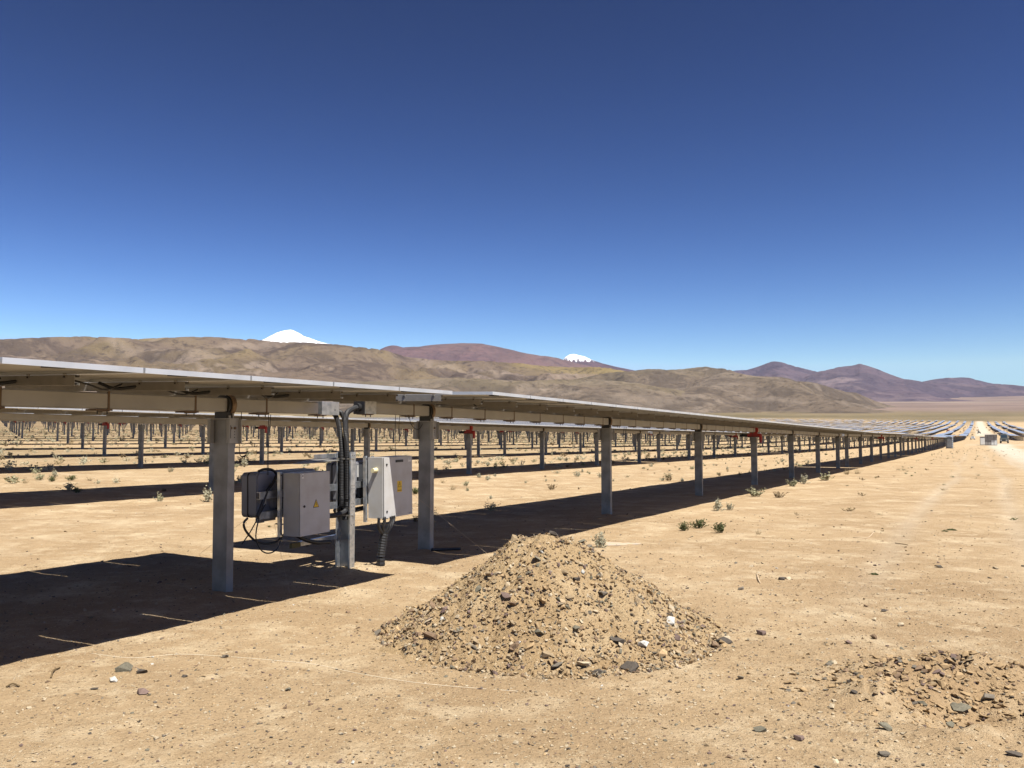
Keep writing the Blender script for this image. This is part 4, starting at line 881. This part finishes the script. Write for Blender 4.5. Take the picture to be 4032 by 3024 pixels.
def pit(): return rk.gauss(2.78, .48), rk.gauss(5.55, .42)
add_gravel(1500, pit, .01, .06, 2.4, [.05, .02, .12, .03, .03, .06, .002, .10, .588])
add_gravel(420, lambda: (rk.gauss(2.75, .4), rk.gauss(5.75, .3)), .03, .10, 2.0, [.03, .0, .08, .02, .02, .03, 0, .12, .70])
add_gravel(110, lambda: (rk.gauss(2.78, .3), rk.gauss(5.92, .16)), .02, .07, 1.8, [.2, .12, .25, .15, .1, .08, 0, .10])
_z = gz(np.array([q[0] for q in it]), np.array([q[1] for q in it]))
for q, z_ in zip(it, _z): q[2] += float(z_)
tag(link('gravel', scatter('gravel', it, ROCKS)), 'scattered stone chips over the sand', None, None, 'stuff')
# dry twigs
for i, (pts, lab) in enumerate((([(3360, 2118), (3385, 2120), (3420, 2117), (3440, 2100)], 'bent dry stick on the open sand at right'), ([(2980, 2262), (2986, 2285), (2993, 2298)], 'short pale stick on the sand right of the mound'), ([(200, 2672), (210, 2650), (235, 2633)], 'crooked dark twig by the deck shadow at lower left'), ([(25, 2708), (50, 2702), (75, 2706)], 'dark twig at the left edge'), ([(3525, 2140), (3550, 2146), (3575, 2148)], 'dark broken stick on the open sand at right'))):
    pp = [pg(*q) + Vector((0, 0, .008 + .01 * (k % 2))) for k, q in enumerate(pts)]; b = MB(); b.tube([q - pp[0] for q in curve_pts(pp, 5)], .006, 'twig' if i in (2, 3, 4) else 'string', 5)
    tag(b.build('twig', None, pp[0]), lab, 'twig')

# ------------------------------------------------------------------ shrubs
def shrub_data(kind, seed, n):
    r_ = random.Random(seed); V = []; Fq = []
    def quad(p, q, w0, w1):
        ax = (q - p).cross(Vector((r_.gauss(0, 1), r_.gauss(0, 1), .3)))
        ax = ax.normalized() if ax.length > 1e-6 else Vector((1, 0, 0)); k = len(V)
        V.extend([p - ax * w0, p + ax * w0, q + ax * w1, q - ax * w1]); Fq.append((k, k + 1, k + 2, k + 3))
    for i in range(n):
        a = r_.uniform(0, 2 * math.pi); lean = abs(r_.gauss(0, .42 if kind != 'mat' else .9)); ln = r_.uniform(.45, 1.0) * (1 if kind != 'mat' else .5)
        if kind == 'sage' and r_.random() < .12: ln *= 1.35; lean *= .6
        bx = Vector((math.cos(a), math.sin(a), 0)); p0 = bx * r_.uniform(0, .22); d_ = (bx * math.sin(lean) + Vector((0, 0, math.cos(lean)))).normalized()
        mid = p0 + d_ * ln * .5 + bx * .03; end = p0 + d_ * ln + bx * .08 * lean
        quad(p0, mid, .012, .010); quad(mid, end, .010, .003)
        for j in range((9 if n > 12 else 6) if kind != 'grass' else 0):
            f_ = r_.uniform(.25, 1.0); c = p0.lerp(mid, f_ * 2) if f_ < .5 else mid.lerp(end, f_ * 2 - 1)
            dl = Vector((r_.gauss(0, 1), r_.gauss(0, 1), r_.uniform(.1, 1.2))).normalized() * r_.uniform(.09, .2); quad(c, c + dl, .034 if n > 12 else .05, .02 if n > 12 else .03)
    return np.array([v[:] for v in V]), np.array(Fq)
SHR = [(shrub_data('sage', i, 26), m) for i, m in enumerate(('sage', 'sage_pale', 'sage', 'sage_pale'))] + [(shrub_data('green', 10 + i, 34), m) for i, m in enumerate(('green', 'green'))] + [(shrub_data('grass', 20, 46), 'dry'), (shrub_data('mat', 30, 30), 'moss'), (shrub_data('sage', 40, 18), 'twig')]
ME_SHR = [npmesh('shrub', v, f, [m]) for (v, f), m in SHR]
def shrub(p, size, var, label, group='shrubs on the sand', sq=1.0):
    o = link('shrub', ME_SHR[var], None, p - Vector((0, 0, .01)), (0, 0, rk.uniform(0, 6.28))); o.scale = (size * sq, size * sq, size)
    return tag(o, label, 'shrub', group)
for x, y, hpx, var, lab, sq in ((2695, 2090, 46, 4, 'dark green tuft right of the mound, leftmost of three', 1.0), (2752, 2080, 48, 5, 'largest dark green tuft, middle of three right of the mound', 1.2), (2834, 2098, 54, 4, 'dark green tuft right of the mound, rightmost of three', .9), (2984, 2104, 30, 6, 'small dry brown tuft beyond the three green ones', 1.0), (2362, 2156, 76, 1, 'pale bush at the mound top beside a grey ash patch', .8), (2825, 2012, 56, 1, 'pale wiry bush at the shadow edge right of the fourth post', .9), (2873, 2008, 34, 1, 'small pale bush next to the wiry one at the shadow edge', 1.1), (2975, 1955, 44, 0, 'wide grey-green bush in front of the red drive post', 1.7), (3065, 1960, 34, 8, 'brown twiggy bush right of the red drive post', 1.6), (3120, 1915, 34, 0, 'grey-green bush by the shadow edge past the red drive', 1.4), (3165, 1905, 40, 1, 'pale bush by the shadow edge further right', 1.2), (3250, 1892, 34, 0, 'low grey-green bush near the seventh post', 1.7), (3334, 1868, 34, 6, 'dry yellowish bush by the post pair', 1.1), (3375, 1866, 26, 6, 'dry low bush right of the post pair', 1.3), (3446, 2262, 22, 7, 'tiny bright green plant on the open sand', 1.5), (3750, 2088, 18, 7, 'flat green plant mat on the open sand at right', 2.2), (3718, 2092, 14, 7, 'smaller flat green mat left of the bigger one', 2.0), (3475, 2092, 14, 6, 'dry speck of grass on the open sand', 1.4), (818, 1976, 62, 1, 'pale bush left of the nearest post', .9), (945, 1896, 30, 1, 'pale bush between the nearest post and the inverter', 1.0), (963, 1838, 40, 1, 'spiky pale bush above the left inverter', 1.0), (952, 1824, 38, 8, 'dark twiggy bush behind the spiky pale one', 1.2), (63, 1902, 28, 6, 'dry upright tuft at the left edge', .8), (98, 1903, 24, 6, 'dry tuft second from the left edge', 1.2), (203, 1896, 26, 4, 'greenish tuft on the sand at far left', 1.0), (280, 1892, 26, 5, 'pair-like green tuft right of the greenish one at left', 1.2), (352, 1892, 18, 6, 'low dry tuft on the sand at left', 1.8), (1060, 2076, 12, 5, 'tiny green sprout under the left inverter', 1.2)):
    p = pg(x, y); dist = (p - Vector((0, 0, EYE))).length; shrub(p, hpx * .82 / F_PX * dist, var, lab, 'shrubs on the sand', sq * 1.15)
def zone(n, t0, t1, d0, d1, smin, smax, label, group, vs, pw=1.0):
    for _ in range(n):
        t = t0 + (t1 - t0) * rk.random() ** pw; d = rk.uniform(d0, d1); vv = rk.choice(vs); sz = rk.uniform(smin, smax); k_ = int(round((t - 10.4) / 6.55)) + 2
        adj = ('tall ' if sz > smin + (smax - smin) * .66 else 'small ' if sz < smin + (smax - smin) * .33 else '') + {0: 'grey-green', 1: 'pale grey', 2: 'grey-green', 3: 'pale grey', 5: 'dark green', 6: 'dry straw', 8: 'brown twiggy'}[vv]
        shrub(WG(t, d), sz, vv, f'{adj} {label} by the {ordw(max(k_, 1))} front post', group, rk.uniform(.9, 1.5))
V1 = [0, 1, 1, 2, 3, 3, 0, 8, 5, 6]
zone(105, 14, 100, 9.0, 17.6, .09, .24, 'shrub between the front and second rows', 'shrubs between the first and second rows', V1, 1.1)
zone(110, 8, 110, 20.5, 30, .12, .30, 'shrub between the second and third rows', 'shrubs between the second and third rows', V1, 1.2)
zone(16, 50, 170, -3, 4.6, .08, .2, 'shrub on the front row\'s open side', 'shrubs along the open side of the front row', V1, .8)
def far_shrubs():
    lo = [shrub_data('sage', 60 + i, 11) for i in range(3)]
    V = []; Q = []; M = []; n = 0; PX = []
    def put(x, y, s_, sq, m):
        nonlocal n
        v, f = lo[rk.randrange(3)]; a = rk.uniform(0, 6.28); c, s2 = math.cos(a) * s_ * sq, math.sin(a) * s_ * sq
        V.append(np.stack([v[:, 0] * c - v[:, 1] * s2 + x, v[:, 0] * s2 + v[:, 1] * c + y, v[:, 2] * s_ - .01], -1)); PX.append((x, y, len(v))); Q.append(f + n); n += len(v); M.extend([m] * len(f))
    g_ = np.random.RandomState(5); m_ = 42000
    t = np.where(g_.rand(m_) < .8, g_.uniform(-30, 330, m_), g_.uniform(100, 500, m_)); d = 9 + 210 * g_.rand(m_) ** 1.3
    x = t * U[0] + d * N[0]; y = t * U[1] + d * N[1]
    ok = (y > 6) & (np.abs(np.degrees(np.arctan2(x, y))) < 34) & ~((d < 31) & (t < 15 + np.where(d < 19, 18, 0))) & ~((vnoise(x / 7, y / 7, 90) < -.2) & (d < 60)) & ~((d < 19) & (g_.rand(m_) < .6))
    for i in np.nonzero(ok)[0][:13500]:
        put(float(x[i]), float(y[i]), rk.uniform(.12, .36) if d[i] > 19 else rk.uniform(.06, .2), rk.uniform(.9, 1.8), rk.choice([0, 0, 1, 1, 1, 2, 3]))
    for _ in range(170):
        t = rk.uniform(18, 200); d = 4.6 - abs(rk.gauss(0, 2.2 + t * .02)); p = W(t, d)
        put(p.x, p.y, rk.uniform(.04, .14), rk.uniform(1.2, 2.2), rk.choice([0, 1, 2, 3, 4]))
    zz = gz(np.array([q[0] for q in PX]), np.array([q[1] for q in PX])); V = [np.vstack(V)]; V[0][:, 2] += np.repeat(zz, [q[2] for q in PX])
    me = npmesh('scrub', np.vstack(V), np.vstack(Q), ['sage', 'sage_pale', 'dry', 'twig', 'green'], M)
    tag(link('scrub', me), 'countless low grey-green shrubs under the far tracker rows', None, None, 'stuff')
far_shrubs()
# grey ash patch beside the pale bush
p = pg(2440, 2142); b = MB(); ring = []
for i in range(26):
    a = 2 * math.pi * i / 26; q = .95 + .25 * math.sin(3 * a + 1) + rk.uniform(-.1, .1); x, y = .30 * q * math.cos(a), .22 * q * math.sin(a); ring.append((x, y, float(gz(p.x + x, p.y + y)) - p.z + .003))
mat('ash', (.31, .27, .225), .95, 0, .1, (9, (.40, .295, .185), .42, .58)); b.add([(0, 0, float(gz(p.x, p.y)) - p.z + .005)] + ring, [(0, 1 + i, 1 + (i + 1) % 26) for i in range(26)], 'ash', True)
tag(b.build('ash_patch', None, p), 'grey ash patch on the sand right of the mound top', 'ash patch')

# ------------------------------------------------------------------ far things by the track
def toilet():
    t, d = 184.3, 4.8; o = thing('portable_toilet', 'grey-blue portable toilet standing by the far end of the front row', 'portable toilet', WG(t, d), PHI - R(8))
    b = MB(); b.box(-.55, .55, -.55, .55, .12, 2.1, 'toilet_blue')
    for s in (-1, 1):
        for z in (.35, .75, 1.15, 1.55, 1.9): b.box(-.57, .57, s * .55, s * .60, z, z + .13, 'toilet_blue')
    b.build('cabin', o)
    b = MB(); b.box(-.6, -.551, -.36, .36, .15, 2.0, 'inv_grey'); b.box(-.62, -.6, -.28, .28, 1.35, 1.9, 'toilet_blue'); b.box(-.62, -.6, -.28, -.06, .25, 1.25, 'toilet_blue'); b.box(-.62, -.6, .06, .28, .25, 1.25, 'toilet_blue'); b.build('door', o)
    b = MB(); b.xprism([(-.66, 2.1), (.66, 2.1), (.5, 2.26), (0, 2.34), (-.5, 2.26)], -.66, .66, 'toilet_blue'); b.build('roof', o)
    b = MB(); b.box(-.58, .58, -.58, .58, -.1, .12, 'dark_machine'); b.build('base', o)
toilet()
def shack():
    p = WG(226, -2.7); o = thing('site_shed', 'weathered grey wooden site shed with tin roof on the track', 'shed', p, PHI - R(2))
    b = MB(); b.box(-1.2, 1.2, -1.22, 1.22, -.1, 2.45, 'wood_grey'); b.build('wall', o)
    for s in (-1, 1):
        for z0, z1 in ((.1, 1.15), (1.25, 2.35)):
            q = MB(); q.box(-1.25, -1.2, s * .61 - .54, s * .61 + .54, z0, z1, 'paper' if z0 < 1 and s < 0 else 'wood_grey'); q.box(-1.27, -1.25, s * .61 - .03, s * .61 + .03, z0, z1, 'dark_machine'); q.build('door', o)
    b = MB(); b.xprism([(-1.6, 2.48), (1.6, 2.62), (1.6, 2.68), (-1.6, 2.54)], -1.6, 1.6, 'tin'); b.build('roof', o)
    p = WG(232, -1.1); o = thing('storage_box', 'smaller grey wooden box left of the site shed', 'box', p, PHI)
    b = MB(); b.box(-1, 1, -.65, .65, -.1, 1.9, 'wood_grey'); b.build('wall', o); b = MB(); b.box(-1.1, 1.1, -.75, .75, 1.92, 1.98, 'tin'); b.build('lid', o)
    b = MB(); b.box(-1.04, -1.0, -.55, .55, .1, 1.7, 'paper'); b.build('panel', o)
shack()
def vehicle(label, t, d, rz, paint, name, tall=1.0):
    o = thing(name, label, 'truck' if name == 'truck' else 'car', WG(t, d), PHI + rz)
    b = MB(); b.yprism([(-2.6, .45), (2.6, .45), (2.6, 1.05 * tall), (.35, 1.05 * tall), (.1, 1.05 * tall), (-1.6, 1.02 * tall), (-2.55, .92 * tall)], -.92, .92, paint); b.build('body', o)
    b = MB(); b.yprism([(-1.55, 1.02 * tall), (.7, 1.05 * tall), (.55, 1.72 * tall), (-.75, 1.74 * tall)], -.82, .82, paint); cb = b.build('cab', o)
    b = MB(); b.add([(-1.50, -.74, 1.08 * tall), (-1.50, .74, 1.08 * tall), (-.84, .70, 1.66 * tall), (-.84, -.70, 1.66 * tall)], [(0, 1, 2, 3)], 'glassy'); b.build('windscreen', cb, (-.03, 0, .0))
    for s in (-1, 1):
        b = MB(); b.box(-.8, .4, s * .815 - .006, s * .815 + .006, 1.12 * tall, 1.6 * tall, 'glassy'); b.build('window', cb)
        for x in (-1.7, 1.6):
            b = MB(); b.cyl((x, s * .72, .37), (x, s * .96, .37), .37, 'rubber', 16); w_ = b.build('wheel', o); b = MB(); b.cyl((x, s * .955, .37), (x, s * .97, .37), .2, 'galv', 10); b.build('rim', w_)
        b = MB(); b.box(-2.62, -2.55, s * .62 - .18, s * .62 + .18, .72, .88, 'paper'); b.build('headlight', o)
    b = MB(); b.box(-2.62, -2.57, -.42, .42, .6, .85, 'dark_machine'); b.build('grille', o)
vehicle('white pickup parked on the track beyond the toilet', 527, 2.4, R(6), 'car_white', 'pickup')
vehicle('dark green truck parked right of the site shed', 262, -6.2, R(-4), 'dark_machine', 'truck', 1.35)
def telehandler(label, t, d, col):
    o = thing('telehandler', label, 'telehandler', WG(t, d), PHI)
    b = MB(); b.box(-2.2, 2.2, -.9, .9, .7, 1.4, col); b.build('chassis', o)
    b = MB(); b.box(-.6, .8, .1, .95, 1.4, 2.6, 'dark_machine'); b.box(-.7, .9, 0, 1.0, 2.6, 2.72, col); b.build('cab', o)
    b = MB(); b.yprism([(-3.6, 1.2), (2.2, 2.1), (2.2, 2.45), (-3.6, 1.5)], -.6, -.2, col); b.build('boom', o)
    b = MB(); b.box(-4.4, -3.6, -.8, .4, .95, 1.05, 'dark_machine'); b.build('forks', o)
    for x in (-1.5, 1.5):
        for s in (-1, 1): b = MB(); b.cyl((x, s * .8, .6), (x, s * 1.2, .6), .6, 'rubber', 14); b.build('wheel', o)
telehandler('dark telehandler on the pale track beyond the pickup', 800, -1.2, 'dark_machine')
telehandler('red telehandler among the rows left of the track', 905, 24.5, 'red_paint')
# pallets of boxed modules in the far aisles
cm = MB(); cm.box(-1.1, 1.1, -.6, .6, .12, 1.2, 'crate_wood'); ME_CR = cm.mesh('carton'); cm = MB(); cm.box(-1.12, 1.12, -.62, .62, 0, .11, 'wood_grey'); ME_PA = cm.mesh('pallet')
for i in range(70):
    r = rk.choice([-3, -2, -1, 0, 1, 1, 2, 3, 4, 5, 6, 8, 10]); t = rk.uniform(560, 1500); d = rowd(r) + 6 + rk.uniform(-1.5, 1.5) if r else 7.13 - rk.uniform(3.2, 9)
    o = thing('module_crate', ('tan crate on the far dirt track' if r == 0 else f'tan crate by the {ordw(abs(r))} row {"right" if r < 0 else "left"} of the track') + (', nearer half' if t < 1000 else ', farther half'), 'crate', WG(t, d), PHI + rk.uniform(-.2, .2), 'crates in the far aisles'); link('carton', ME_CR, o); link('pallet', ME_PA, o)
